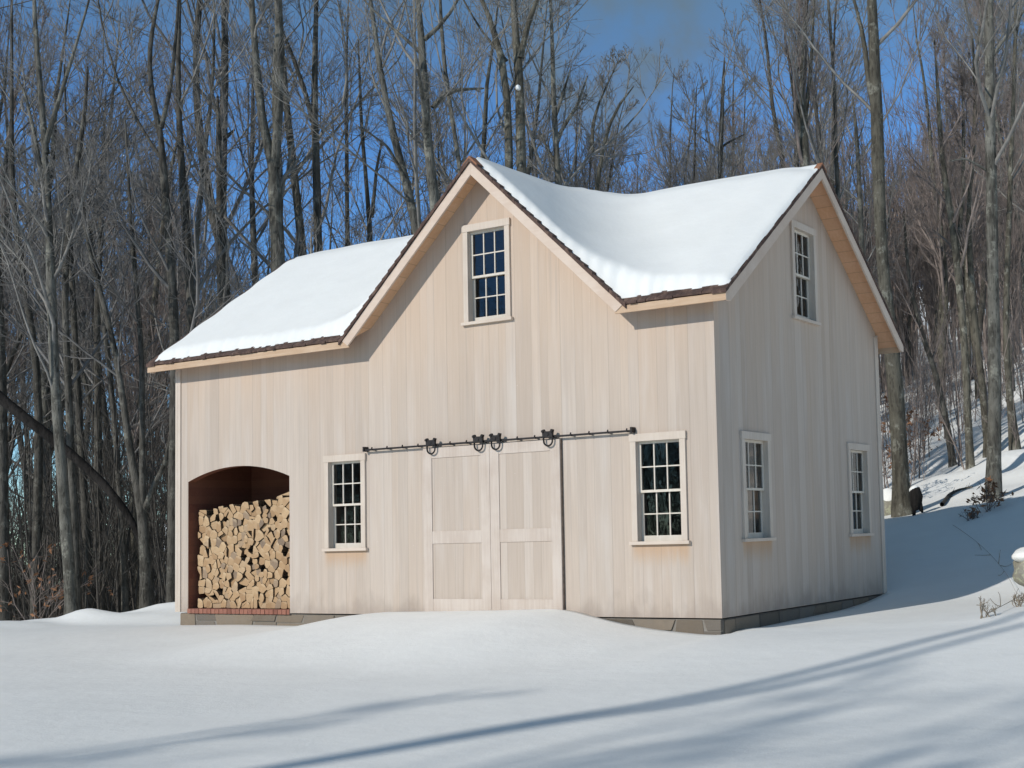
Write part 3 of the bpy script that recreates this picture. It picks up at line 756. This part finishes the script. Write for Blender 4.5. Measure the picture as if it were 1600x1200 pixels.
T(t_, 'stout many stemmed bare tree above the left roof ridge', [[(436, 440, 23), (434, 410, 22), (430, 300, 22), (425, 240, 20)], [(426, 262, 15), (411, 192, 13), (406, 105, 11), (402, 0, 9)], [(429, 262, 15), (433, 228, 14), (441, 122, 14), (444, 52, 13), (444, 0, 12)], [(432, 250, 8), (428, 150, 8), (433, 60, 6), (436, 0, 5)]], 30., 'bark', seed=27, l1=8, t0=.3)
T(t_, 'bare tree curving up close behind the many stemmed tree', [[(474, 400, 15), (472, 367, 14), (458, 262, 12), (450, 196, 11), (443, 120, 9), (437, 30, 7), (436, 0, 6)]], 32., 'bark', seed=28, l1=10)
T(t_, 'dark bare tree with left fork above the left roof ridge', [[(498, 400, 13), (497, 378, 13), (493, 228, 12), (490, 140, 10), (493, 35, 8), (495, 0, 7)], [(489, 190, 9), (478, 140, 7), (465, 95, 6), (455, 63, 4)]], 31., 'barkd', seed=29, l1=9)
T(t_, 'slim dark bare tree in the gap before the front peak', [[(543, 380, 8), (542, 350, 7), (542, 228, 6), (540, 130, 5), (543, 40, 3)]], 34., 'barkd', seed=30, l1=10, H=17)
T(t_, 'slim forked dark bare tree left of the front peak', [[(579, 390, 9), (579, 371, 8), (575, 300, 7), (567, 245, 6), (563, 150, 5), (560, 60, 3)], [(581, 340, 6), (591, 270, 5), (603, 225, 4)]], 33., 'barkd', seed=31, l1=8, H=16.5)
T(t_, 'leaning twin stemmed bare tree against the front gable slope', [[(660, 380, 16), (651, 357, 15), (640, 300, 14), (626, 252, 12), (602, 168, 10), (591, 105, 9), (586, 35, 7), (577, 0, 6)], [(640, 290, 5), (615, 240, 4), (585, 222, 3)]], 28., 'bark', seed=32, l1=9)
T(t_, 'bare tree with heavy crooked side limbs left of the front peak', [[(684, 340, 18), (679, 315, 17), (672, 255, 15), (665, 210, 14), (661, 140, 13), (661, 88, 12), (663, 35, 9), (655, 0, 8)], [(663, 62, 8), (680, 50, 7), (695, 38, 6), (716, 3, 5)], [(659, 84, 7), (630, 56, 5), (600, 30, 4), (581, 17, 3)], [(668, 235, 9), (674, 195, 8), (678, 150, 7)], [(676, 168, 7), (690, 145, 7), (710, 130, 6), (745, 117, 5)]], 26., 'bark', seed=33, l1=7)
T(t_, 'thin grey bare tree leaning left toward the front peak', [[(722, 262, 8), (717, 238, 7), (700, 157, 7), (689, 87, 6), (688, 0, 5)]], 27., 'bark', seed=34, l1=10)
T(t_, 'twin trunk bare tree right above the front roof peak', [[(796, 300, 14), (795, 250, 13), (794, 175, 12), (795, 112, 12), (792, 75, 11), (782, 50, 9), (767, 25, 8), (750, 0, 7)], [(816, 300, 17), (814, 257, 16), (812, 150, 15), (807, 75, 13), (802, 37, 11), (800, 0, 9)], [(813, 90, 10), (820, 50, 9), (830, 20, 7), (842, 0, 6)], [(792, 95, 5), (775, 80, 5), (763, 60, 4), (745, 42, 3)]], 27., 'barkv', seed=35, l1=6)
T(t_, 'fan shaped bare tree behind the roof valley', [[(874, 300, 11), (872, 275, 10), (867, 200, 9), (862, 137, 8), (865, 100, 7), (862, 25, 5)], [(871, 215, 6), (888, 185, 6), (902, 162, 5), (917, 115, 4)], [(874, 265, 6), (852, 225, 5), (836, 190, 5)], [(866, 190, 5), (878, 150, 5), (892, 100, 3)]], 29., 'bark', seed=36, l1=8, H=16.5)
T(t_, 'pale slender bare tree leaning right behind the roof valley', [[(930, 310, 8), (933, 287, 7), (942, 225, 6), (955, 175, 5), (968, 150, 4), (990, 135, 3)], [(926, 240, 5), (925, 190, 5), (935, 150, 4), (962, 75, 3)]], 31., 'barkv', seed=37, l1=10, H=15)
T(t_, 'dark upright bare tree above the middle of the right roof', [[(1125, 300, 9), (1125, 270, 8), (1127, 200, 7), (1130, 125, 5), (1132, 90, 3)], [(1128, 230, 4), (1150, 205, 3), (1165, 185, 2)]], 34., 'barkd', seed=38, l1=10, H=15)
T(t_, 'shaggy vine clad tree above the right roof end', [[(1258, 280, 15), (1257, 250, 14), (1255, 175, 13), (1250, 120, 10), (1255, 60, 7), (1262, 0, 5)], [(1256, 200, 8), (1266, 120, 6), (1270, 40, 4)], [(1256, 220, 7), (1240, 140, 5), (1232, 70, 3)]], 32., 'barkv', 'twigb', seed=39, l1=16, ang=(.15, .5), up=.2, lf=.2)
T(t_, 'thin dark wavy bare tree beside the right roof peak', [[(1309, 310, 8), (1307, 287, 7), (1306, 200, 6), (1305, 137, 6), (1297, 45, 5), (1295, 0, 4)]], 33., 'barkd', seed=40, l1=9)
T(t_, 'thin grey bare tree between the right roof peak and large trunk', [[(1348, 420, 9), (1341, 250, 7), (1337, 187, 5), (1332, 150, 4)]], 36., 'bark', seed=41, l1=8, H=15)
# ---- right side
T(t_, 'large smooth grey tree standing close behind the right barn corner', [[(1412, 842, 31), (1408, 792, 29), (1404, 667, 27), (1396, 558, 25), (1386, 487, 23), (1379, 437, 20), (1375, 375, 19), (1373, 250, 20), (1369, 146, 20), (1366, 83, 18), (1362, 0, 16)], [(1366, 170, 11), (1354, 110, 9), (1352, 50, 7), (1340, 15, 5)]], 29., 'barkv', seed=42, l1=9, t0=.45, lf=.24)
T(t_, 'tall spotted grey tree on the snowbank at the right edge', [[(1554, 818, 24), (1554, 667, 21), (1554, 500, 20), (1552, 458, 19), (1550, 333, 18), (1548, 250, 17), (1546, 146, 16), (1545, 62, 15), (1546, 0, 13)], [(1549, 90, 6), (1556, 75, 6), (1575, 50, 5), (1592, 33, 4)], [(1547, 270, 4), (1533, 262, 4), (1508, 252, 3), (1479, 258, 2)]], 27.5, 'bark', seed=43, l1=10, t0=.35, lf=.22)
T(t_, 'brown vine clad tree left of the spotted trunk', [[(1512, 640, 12), (1506, 520, 12), (1492, 375, 12), (1480, 300, 10), (1471, 250, 9), (1466, 150, 6), (1460, 60, 4)], [(1495, 400, 8), (1508, 300, 7), (1515, 180, 5), (1518, 60, 4)]], 35., 'barkv', 'twigb', seed=44, l1=12, ang=(.25, .7), lf=.22)
T(t_, 'leaning brown tree crossing behind the spotted trunk', [[(1543, 690, 13), (1536, 610, 12), (1524, 517, 11), (1517, 433, 10), (1512, 330, 8), (1525, 200, 6), (1520, 60, 4)]], 36., 'barkv', 'twigb', seed=45, l1=10, lf=.22)
T(t_, 'bare tree with flared base at the far right edge', [[(1587, 722, 17), (1582, 650, 13), (1570, 567, 10), (1573, 437, 9), (1578, 300, 8), (1585, 120, 6), (1588, 0, 5)]], 35., 'barkv', seed=46, l1=10, lf=.24)
T(t_, 'dark tree leaning left on the snowy slope between the two big trunks', [[(1488, 713, 12), (1477, 653, 11), (1460, 573, 9), (1443, 533, 8), (1420, 440, 6), (1412, 330, 5)]], 37., 'barkd', 'twigb', seed=47, l1=9, H=16.5)
# ---- left lower trunks
T(t_, 'dark straight trunk left of the pale forked tree', [[(55, 950, 15), (60, 750, 13), (61, 647, 12), (59, 560, 11), (30, 400, 10), (17, 300, 8), (19, 100, 5), (17, 0, 4)]], 31., 'barkd', 'twigd', seed=48, l1=9, t0=.4)
T(t_, 'dark trunk just right of the pale forked tree', [[(140, 935, 14), (133, 787, 12), (126, 700, 11), (119, 560, 10), (112, 430, 8), (105, 250, 5), (100, 100, 4)]], 32., 'barkd', 'twigd', seed=49, l1=9, t0=.4)
T(t_, 'dark upright trunk midway between pale tree and barn', [[(158, 930, 15), (152, 756, 13), (154, 630, 11), (150, 500, 10), (160, 330, 7), (165, 150, 5)]], 33., 'barkd', 'twigd', seed=50, l1=9, t0=.4)
T(t_, 'three forked dark tree low in the woods left of the barn', [[(229, 925, 19), (226, 850, 17), (222, 784, 15), (203, 717, 12), (196, 647, 11), (182, 560, 9), (167, 490, 8), (133, 375, 6), (125, 250, 4)], [(223, 800, 11), (224, 700, 9), (227, 560, 8), (216, 350, 6), (213, 200, 4)], [(224, 800, 9), (245, 756, 8), (266, 724, 7), (290, 640, 4)]], 29., 'barkd', 'twigd', seed=51, l1=8, t0=.4)
T(t_, 'dark trunk cut by the left picture edge', [[(6, 950, 22), (4, 800, 18), (3, 600, 15), (-4, 400, 12), (-10, 200, 9), (-12, 0, 6)]], 30., 'barkd', 'twigd', seed=52, l1=8, t0=.4)
T(t_, 'thin dark bare tree between the forked trunk and barn corner', [[(196, 930, 11), (186, 760, 9), (176, 620, 8), (160, 480, 7), (140, 360, 5), (128, 300, 4)]], 31.5, 'barkd', 'twigd', seed=53, l1=8, t0=.35, H=17)

# leaning dead trunk across the left wood
pts = [at_depth(-30, 595, 29.2), at_depth(0, 622, 29.2), at_depth(90, 692, 29.2), at_depth(160, 752, 29.2), at_depth(215, 822, 29.2), at_depth(236, 915, 29.2)]
P, R, L = resample(pts, [.12, .12, .11, .10, .07, .04], 18); g = np.random.default_rng(5)
V, Q = tubes(P[None], R[None], 9, g, .06); o0 = P[0].copy()
lt = link(bpy.data.objects.new('fallen_log', np_mesh('fallen_log', V, Q, M['blackwood'])))
tag(lt, 'dark dead log leaning diagonally across the left woods', 'fallen log')

# ---- prototypes for the trees of the wood, then copies
def proto(seed, H, r, mat, twig, **kw):
    g = np.random.default_rng(seed); P = grow(g, np.zeros((1, 3)), np.array([[g.normal()*.04, g.normal()*.04, 1.]]), np.array([H]), 20, .035, .02)[0]
    P = P-P[0]+np.array([0, 0, -.3]); tt = np.linspace(0, 1, 20); R = r*(1-tt)**.85+.012; R[0] *= 1.35
    S = [(P, R, H)]
    if g.random() < .6:
        i = int(g.integers(6, 11)); a = g.uniform(0, 6.28); n_ = 14
        F = grow(g, P[i][None], np.array([[math.cos(a)*.33, math.sin(a)*.33, 1.]]), np.array([H*(1-i/20)*.95]), n_, .04, .05)[0]
        S.append((F, R[i]*.8*(1-np.linspace(0, 1, n_))**.85+.01, H*(1-i/20)))
    cr = crown_tubes(g, S, **kw)
    t = np_mesh('trunk', *join([tubes(P[None], R[None], 7, g, .04) for P, R, L in S]), M[mat]); c = np_mesh('crown', *join(cr), M[twig])
    return t, c
PR = [proto(100, 17, .17, 'bark', 'twig', l1=16, t0=.3), proto(101, 19, .20, 'bark', 'twig', l1=15, t0=.4), proto(102, 15, .12, 'barkd', 'twigd', l1=17, t0=.3, ang=(.3, .7)),
      proto(103, 18, .15, 'barkd', 'twig', l1=16, t0=.35, lf=.24), proto(104, 13, .09, 'bark', 'twigb', l1=15, l3=7, l4=4, rmin=.005, t0=.25, ang=(.3, .7)), proto(105, 16, .14, 'barkv', 'twigb', l1=18, l3=7, l4=4, rmin=.005, t0=.25, ang=(.3, .65), up=.16),
      proto(106, 20, .21, 'barkd', 'twigd', l1=14, t0=.45), proto(107, 12, .07, 'barkd', 'twigb', l1=15, l3=7, l4=4, rmin=.005, t0=.2, ang=(.25, .6), up=.15)]
fr = np.random.default_rng(77); placed = []
def scatter(n, px0, px1, d0, d1, label, group, sc=(.8, 1.15), pick=None, dpow=1., avoid=1.4):
    k = 0; tries = 0
    while k < n and tries < n*40:
        tries += 1; px = fr.uniform(px0, px1); dist = d0+(d1-d0)*fr.random()**dpow; p = at_depth(px, 800, dist)
        x, y = p[0], p[1]
        if -W-1.6 < x < 1.5 and -1 < y < D+2.2: continue
        if any((x-a)**2+(y-b)**2 < avoid*avoid for a, b in placed): continue
        placed.append((x, y)); i = int(fr.integers(len(PR))) if pick is None else int(fr.choice(pick))
        t, c = PR[i]; r = empty('bare_tree', (x, y, tz(x, y))); s = fr.uniform(*sc); r.scale = (s, s, s*fr.uniform(.92, 1.1))
        r.rotation_euler = (fr.normal()*.035, fr.normal()*.035, fr.uniform(0, 6.28))
        link(bpy.data.objects.new('trunk', t), r); link(bpy.data.objects.new('crown', c), r)
        tag(r, label, 'tree', group); k += 1
scatter(26, -60, 290, 33, 72, 'slim background tree crowded deep in the dark woods left of the barn', 'background trees in the woods left of the barn', (1.0, 1.35), dpow=.8)
scatter(8, -420, -70, 30, 60, 'bare tree in the woods beyond the left picture edge', 'trees beyond the left picture edge', (.9, 1.3))
scatter(15, 280, 760, 32, 70, 'slim background tree in the woods showing above the left roof', 'background trees above the left roof', (1.0, 1.3), dpow=.8)
scatter(26, 760, 1000, 36, 72, 'small background tree in the woods showing above the roof valley', 'background trees above the roof valley', (.8, 1.12), [2, 3, 4, 5, 7], .8)
scatter(32, 1000, 1370, 36, 78, 'twiggy background tree on the hill above the right roof slope', 'background trees above the right roof', (.8, 1.12), [2, 3, 4, 5, 7], .8)
scatter(24, 1400, 1680, 36, 85, 'slender background tree on the snowy hill right of the barn', 'background trees on the right hillside', (.8, 1.2), [0, 3, 4, 5, 7], .8)
# trees outside the picture on the right, mirrored in the gable panes
scatter(12, 1700, 2600, 24, 55, 'bare tree on the hillside beyond the right picture edge', 'trees beyond the right picture edge', (.8, 1.1))
# trees behind the camera whose long shadows cross the field
for i, (x, y, k, s) in enumerate(((-8.2, -37, 7, 1.5), (-12.5, -35, 4, 1.1), (-1.0, -33, 4, 1.35), (-6.2, -40, 5, 1.3), (-2.2, -43, 5, 1.5))):
    r = empty('bare_tree', (x, y, tz(x, y))); r.scale = (s, s, s); r.rotation_euler = (0, 0, i*1.3)
    t, c = PR[k]; link(bpy.data.objects.new('trunk', t), r); link(bpy.data.objects.new('crown', c), r)
    tag(r, 'bare tree behind the viewpoint that throws its shadow across the snow field', 'tree', 'trees that shade the foreground snow')

g = np.random.default_rng(91); b = np.array([-5.8, -32.6, tz(-5.8, -32.6)-.3])
P = grow(g, b[None], np.array([[.0, .01, 1.]]), np.array([31.]), 24, .015, .01)[0]; Rr_ = .125*(1-np.linspace(0, 1, 24))**.8+.02
F = grow(g, P[10][None], np.array([[.10, -.02, 1.]]), np.array([14.]), 14, .02, .02)[0]; Rf = Rr_[10]*.8*(1-np.linspace(0, 1, 14))**.8+.015
S = [(P, Rr_, 31.), (F, Rf, 14.)]
tag(make_tree('bare_tree', S, crown_tubes(g, S, l1=9, t0=.6, lf=.16), M['bark'], M['twig'], b+np.array([0, 0, .3]), g), 'tall forked tree behind the viewpoint throwing the main double shadow streak', 'tree', 'trees that shade the foreground snow')

# ---- far woods and brush: nobody could count these
def far_mass(name, n, px0, px1, d0, d1, H, mat, label, seed, nb=12, n2=6, r0=.07, rmin=.012, ang=(.2, .6), up=.15, pos=None):
    g = np.random.default_rng(seed); px = g.uniform(px0, px1, n); dist = g.uniform(d0, d1, n)
    p = np.array([at_depth(a, 800, b) for a, b in zip(px, dist)]); p = p if pos is None else pos(g, n); ok = ~((p[:, 0] > -W-1) & (p[:, 0] < 1) & (p[:, 1] < D+1.5)); p = p[ok]; n = len(p)
    base = np.stack([p[:, 0], p[:, 1], terrain(p[:, 0], p[:, 1])-.2], 1); h = g.uniform(*H, n)
    P = grow(g, base, g.normal(size=(n, 3))*.07+np.array([0, 0, 1.]), h, 7, .06, .02); tt = np.linspace(0, 1, 7)[None]
    R = (h/H[1]*r0*g.uniform(.6, 1.3, n))[:, None]*(1-tt)+rmin
    P1, R1, L1 = sprout(g, P, R, h, nb, .12, .98, ang[0], ang[1], .27, 5, .12, up, .5, .4, rmin)
    parts = [tubes(P, R, 5), tubes(P1, R1, 3)]
    if n2:
        P2, R2, L2 = sprout(g, P1, R1, L1, n2, .15, 1., .3, .8, .5, 3, .1, up, .6, .5, rmin*.8); parts.append(tubes(P2, R2, 3))
    V, Q = join(parts); o = link(bpy.data.objects.new(name, np_mesh(name, V, Q, mat))); tag(o, label, 'woods', None, 'stuff')
far_mass('distant_woods', 850, 740, 1720, 64, 130, (9, 17), M['twigb'], 'brown mass of distant bare woods on the hill behind the barn', 201, 14, 9, .09, .015)
far_mass('distant_woods', 300, -320, 760, 70, 140, (7, 13), M['twigd'], 'grey mass of distant bare woods behind the left trees', 202, 12, 5, .10, .013)
far_mass('underbrush', 1150, -260, 330, 31, 66, (2.5, 8.), M['brush'], 'dark tangled underbrush at the foot of the left woods', 203, 10, 4, .03, .007, (.3, .9))
far_mass('underbrush', 230, 1385, 1680, 34, 62, (1.0, 4.5), M['twigb'], 'brown underbrush thinly scattered over the right snowy slope', 204, 8, 4, .02, .006, (.3, .9))

far_mass('distant_woods', 800, 0, 1, 0, 1, (16, 24), M['twigd'], 'unseen bare woods added behind the viewpoint to darken the front pane reflections', 205, 10, 4, .10, .016,
         pos=lambda g, n: np.stack([g.uniform(-95, 20, n), g.uniform(-88, -62, n), np.zeros(n)], 1))  # added out of view, tall and dense to darken the pane reflections

def ground_hit(px, py):
    d = ray(px, py); t = np.linspace(6, 70, 1400); q = CP[None]+d[None]*t[:, None]
    below = np.nonzero(q[:, 2] < terrain(q[:, 0], q[:, 1]))[0]
    return q[below[0]] if len(below) else at_depth(px, py, 30.)
# ------------------------------------------------------------------ small things on the right
def lump(mb, cx, cy, cz, rx, ry, rz, seed, nu=20, nv=12, rough=.16, mi=0, zcut=None, pw=.8):
    g = np.random.default_rng(seed); ph = g.uniform(0, 6.28, (6, 3)); k = len(mb.v)
    for j in range(nv+1):
        th = math.pi*j/nv
        for i in range(nu):
            a = 2*math.pi*i/nu; d = np.array([math.sin(th)*math.cos(a), math.sin(th)*math.sin(a), math.cos(th)])
            s = 1+rough*sum(math.sin(d @ np.array([q[0]-3, q[1]-3, q[2]-3])*1.3+q[0]*2) for q in ph)/3
            d = np.sign(d)*np.abs(d)**pw
            z = cz+d[2]*rz*s
            if zcut is not None: z = max(z, zcut)
            mb.v.append((cx+d[0]*rx*s, cy+d[1]*ry*s, z))
    for j in range(nv):
        for i in range(nu):
            q = (i+1) % nu; mb.f.append((k+j*nu+i, k+(j+1)*nu+i, k+(j+1)*nu+q, k+j*nu+q)); mb.m.append(mi)
    return mb
def boulder(px, py, dist, rx, ry, rz, seed, label, cap=.12, sink=.3, ground=True):
    p = at_depth(px, py, dist); gz = tz(p[0], p[1]); root = empty('boulder', (p[0], p[1], gz)); zc = rz*(1-sink) if ground else p[2]-gz
    tag(root, label, 'boulder')
    lump(MB(), 0, 0, zc, rx, ry, rz, seed).build('stone', M['boulder'], root, True)
    if not ground: lump(MB(), .06, .05, zc*.30, rx*.8, ry*.9, zc*.55+.06, seed+3).build('stone', M['boulder'], root, True)
    if cap: lump(MB(), 0, 0, zc+rz*.72, rx*.95, ry*.95, cap+rz*.42, seed+1, rough=.14, pw=1.).build('snow_cap', M['snow'], root, True)
    return root
boulder(1632, 888, 19.2, .46, .4, .27, 4, 'pale lichen covered boulder with snow cap at the right picture edge', .03, .1, False)
boulder(1392, 824, 30.2, .30, .3, .24, 6, 'low snow capped stone behind the right barn corner', .14, .2)
# dark stump beside the large grey tree
p = at_depth(1432, 840, 28.4); gz = tz(p[0], p[1])
mb = MB().tube([(-.06, 0, -.1), (-.04, 0, .12), (.02, 0, .2), (.05, 0, .45), (.0, 0, .62), (-.03, 0, .68)], [.05, .06, .17, .2, .17, .09], 10)
mb.tube([(.10, .02, .3), (.17, .02, .16), (.22, .03, .06)], [.12, .08, .03], 8)
st = mb.build('stump', M['blackwood'], None, True); st.location = (p[0], p[1], gz); st.scale = (.72, .72, .9); tag(st, 'small dark stump with snow on top beside the large grey tree', 'stump')
lump(MB(), 0, 0, .62, .16, .15, .11, 9, rough=.05, pw=1.).build('snow_cap', M['snow'], st, True)
# dark wet burl at the foot of the large grey tree
# fallen branches on the slope
def branch_thing(name, px_pts, dist, r, label, cat, mat='barkd', lift=.05):
    pts = []
    for x, y in px_pts:
        p = ground_hit(x, y)+np.array([0, 0, lift]); pts.append(p)
    P, R, L = resample(pts, np.linspace(r, r*.35, len(pts)), 12); g = np.random.default_rng(int(px_pts[0][0]))
    parts = [tubes(P[None], R[None], 6, g, .08)]
    P1, R1, L1 = sprout(g, P[None], R[None], np.array([min(L, 1.2)]), 5, .2, .95, .4, .9, .35, 5, .12, .05, .5, .4, .006); parts.append(tubes(P1, R1, 4))
    V, Q = join(parts); o = link(bpy.data.objects.new(name, np_mesh(name, V, Q, M[mat]))); tag(o, label, cat); return o
branch_thing('fallen_branch', [(1472, 792), (1484, 775), (1497, 768), (1520, 764)], 31., .05, 'dark crooked branch lying on the snow between the two big right trunks', 'branch')
branch_thing('bramble_cane', [(1489, 828), (1512, 843), (1535, 862), (1557, 884), (1575, 908), (1588, 936)], 0, .005, 'long thin bramble cane trailing across the shaded snow at the right', 'bramble', 'weed', .10)
branch_thing('bramble_cane', [(1596, 938), (1578, 950), (1556, 962), (1540, 970)], 0, .006, 'dry cane bent low over the lit snow below the boulder', 'bramble', 'weed', .08)
# dry shrubs and weeds
def shrub(name, px, py, dist, h, n, label, mat, leaves=0, seed=1, cat='shrub', spread=.5):
    g = np.random.default_rng(seed); p = ground_hit(px, py) if dist is None else at_depth(px, py, dist); b = np.array([p[0], p[1], tz(p[0], p[1])])
    root = empty(name, tuple(b)); tag(root, label, cat)
    d0 = g.normal(size=(n, 3))*spread; d0[:, 2] = 1
    P = grow(g, g.normal(size=(n, 3))*np.array([.06, .06, 0])+np.array([0, 0, -.05]), d0, h*g.uniform(.5, 1.1, n), 6, .12, .02); R = np.linspace(.011, .004, 6)[None]*np.ones((n, 1))*max(1., h/1.5)
    P1, R1, L1 = sprout(g, P, R, np.full(n, h), 5, .25, .95, .4, 1., .4, 4, .12, .0, .6, .5, .004)
    P2, R2, L2 = sprout(g, P1, R1, L1, 3, .2, .95, .4, 1., .5, 3, .1, .0, .7, .6, .003)
    V, Q = join([tubes(P, R, 4), tubes(P1, R1, 3), tubes(P2, R2, 3)]); link(bpy.data.objects.new('stem', np_mesh('stem', V, Q, M[mat])), root)
    if leaves:
        i = g.integers(0, len(P2), leaves); c = P2[i, g.integers(0, 3, leaves)]+g.normal(size=(leaves, 3))*.02
        a = nrmz(g.normal(size=(leaves, 3))); bb = nrmz(np.cross(a, g.normal(size=(leaves, 3)))); s = g.uniform(.03, .06, leaves)[:, None]
        V = np.stack([c-a*s*1.5, c+bb*s*.6, c+a*s*1.5, c-bb*s*.6], 1).reshape(-1, 3); Q = np.arange(leaves*4).reshape(-1, 4)
        link(bpy.data.objects.new('leaves', np_mesh('leaves', V, Q, M['deadleaf'], False)), root)
    return root
shrub('sapling', 1428, 742, None, 2.6, 4, 'young tree keeping rust brown leaves right of the large grey trunk', 'twigb', 260, 61, 'sapling', .25)
shrub('sapling', 1389, 800, 31.5, 2.9, 4, 'rust leaved sapling half hidden by the right barn corner', 'twigb', 220, 62, 'sapling', .22)
shrub('shrub', 1541, 800, None, .75, 9, 'small reddish leafy shrub at the foot of the spotted tree', 'twigb', 120, 63)
shrub('shrub', 1517, 812, None, .32, 9, 'short dark twigs poking from the shaded snowbank', 'twigd', 20, 64, 'shrub', .8)
shrub('dry_weed', 1545, 965, None, .30, 5, 'thin dry weed stalks standing in the lit snow at the right', 'weed', 0, 65, 'weed', .35)
shrub('dry_weed', 1594, 948, None, .36, 7, 'tangle of dry stalks below the boulder at the right edge', 'weed', 0, 66, 'weed', .7)
shrub('shrub', 62, 890, 29.5, 2.3, 10, 'rusty brown brush beside the pale forked trunk at left', 'twigb', 140, 67, 'shrub', .6)
# snow lump caught in the twin trunk
p = at_depth(809.5, 137, 26.75)
o = lump(MB(), 0, 0, 0, .055, .055, .06, 12, 12, 8, .08).build('snow_clump', M['snow'], None, True); o.location = tuple(p)
tag(o, 'tiny round white snow clump lodged in the twin trunk tree', 'snow')

# ------------------------------------------------------------------ light, sky, camera
sd = np.array([.0986, .337, -.190]); sd /= np.linalg.norm(sd)
sun = bpy.data.lights.new('sun', 'SUN'); sun.energy = 3.2; sun.angle = R_(.53); sun.color = (1., .942, .87)
so = bpy.data.objects.new('sun', sun); COL.objects.link(so); so.rotation_euler = Vector(tuple(sd)).to_track_quat('-Z', 'Y').to_euler(); so.location = (-20, -40, 40)
el = math.asin(-sd[2]); az = math.atan2(-sd[0], -sd[1])          # compass angle of the sun from +Y
w = bpy.data.worlds.new('World'); SC.world = w; w.use_nodes = True; nt = w.node_tree; n = N(nt); bg = nt.nodes['Background']
sky = n.add('ShaderNodeTexSky', sky_type='NISHITA'); sky.sun_disc = False; sky.sun_elevation = el; sky.sun_rotation = az
sky.altitude = 1500; sky.air_density = .75; sky.dust_density = .05; sky.ozone_density = 2.
hs = n.add('ShaderNodeHueSaturation'); hs.inputs['Saturation'].default_value = 1.08; hs.inputs['Value'].default_value = 1.
nt.links.new(sky.outputs[0], hs.inputs['Color'])
tc = n.add('ShaderNodeTexCoord'); gen = tc.outputs['Generated']
cd = ray(955, 55); cd = cd/np.linalg.norm(cd)
dp = n.add('ShaderNodeVectorMath', operation='DOT_PRODUCT'); nt.links.new(gen, dp.inputs[0]); dp.inputs[1].default_value = tuple(cd)
cn = n.noise(gen, 9., 5., .6); cl = n.math('MULTIPLY', n.mr(dp.outputs['Value'],   .9955, .9992), n.mr(cn, .25, .55))
sp = n.add('ShaderNodeSeparateXYZ'); nt.links.new(gen, sp.inputs[0])
grad = n.mix(n.mr(sp.outputs[2], .27, .46), c4(.70, 1.0, 1.18), c4(1.22, 1.08, .76))
grad = n.mix(n.mr(sp.outputs[2], .18, .04), grad, c4(.80, .96, .92))
skc = n.mix(1., hs.outputs[0], grad, 'MULTIPLY')
nt.links.new(n.mix(n.math('MULTIPLY', cl, .85), skc, c4(1.0, 1.3, 1.42)), bg.inputs[0]); bg.inputs[1].default_value = .15

cam = bpy.data.cameras.new('camera'); co = bpy.data.objects.new('camera', cam); COL.objects.link(co); SC.camera = co
from mathutils import Matrix
co.matrix_world = Matrix(((CR[0], CU[0], -CF[0], CP[0]), (CR[1], CU[1], -CF[1], CP[1]), (CR[2], CU[2], -CF[2], CP[2]), (0, 0, 0, 1)))
cam.sensor_width = 36; cam.lens = FPX/1600*36; cam.shift_x = -(PX-800)/1600; cam.shift_y = (PY-600)/1600; cam.clip_end = 2000
SC.view_settings.view_transform = 'Standard'; SC.view_settings.look = 'None'; SC.view_settings.exposure = 0; SC.view_settings.gamma = 1
SC.cycles.max_bounces = 8; SC.cycles.transparent_max_bounces = 12
print('logs', n_log, 'sun elevation', math.degrees(el), math.degrees(az))
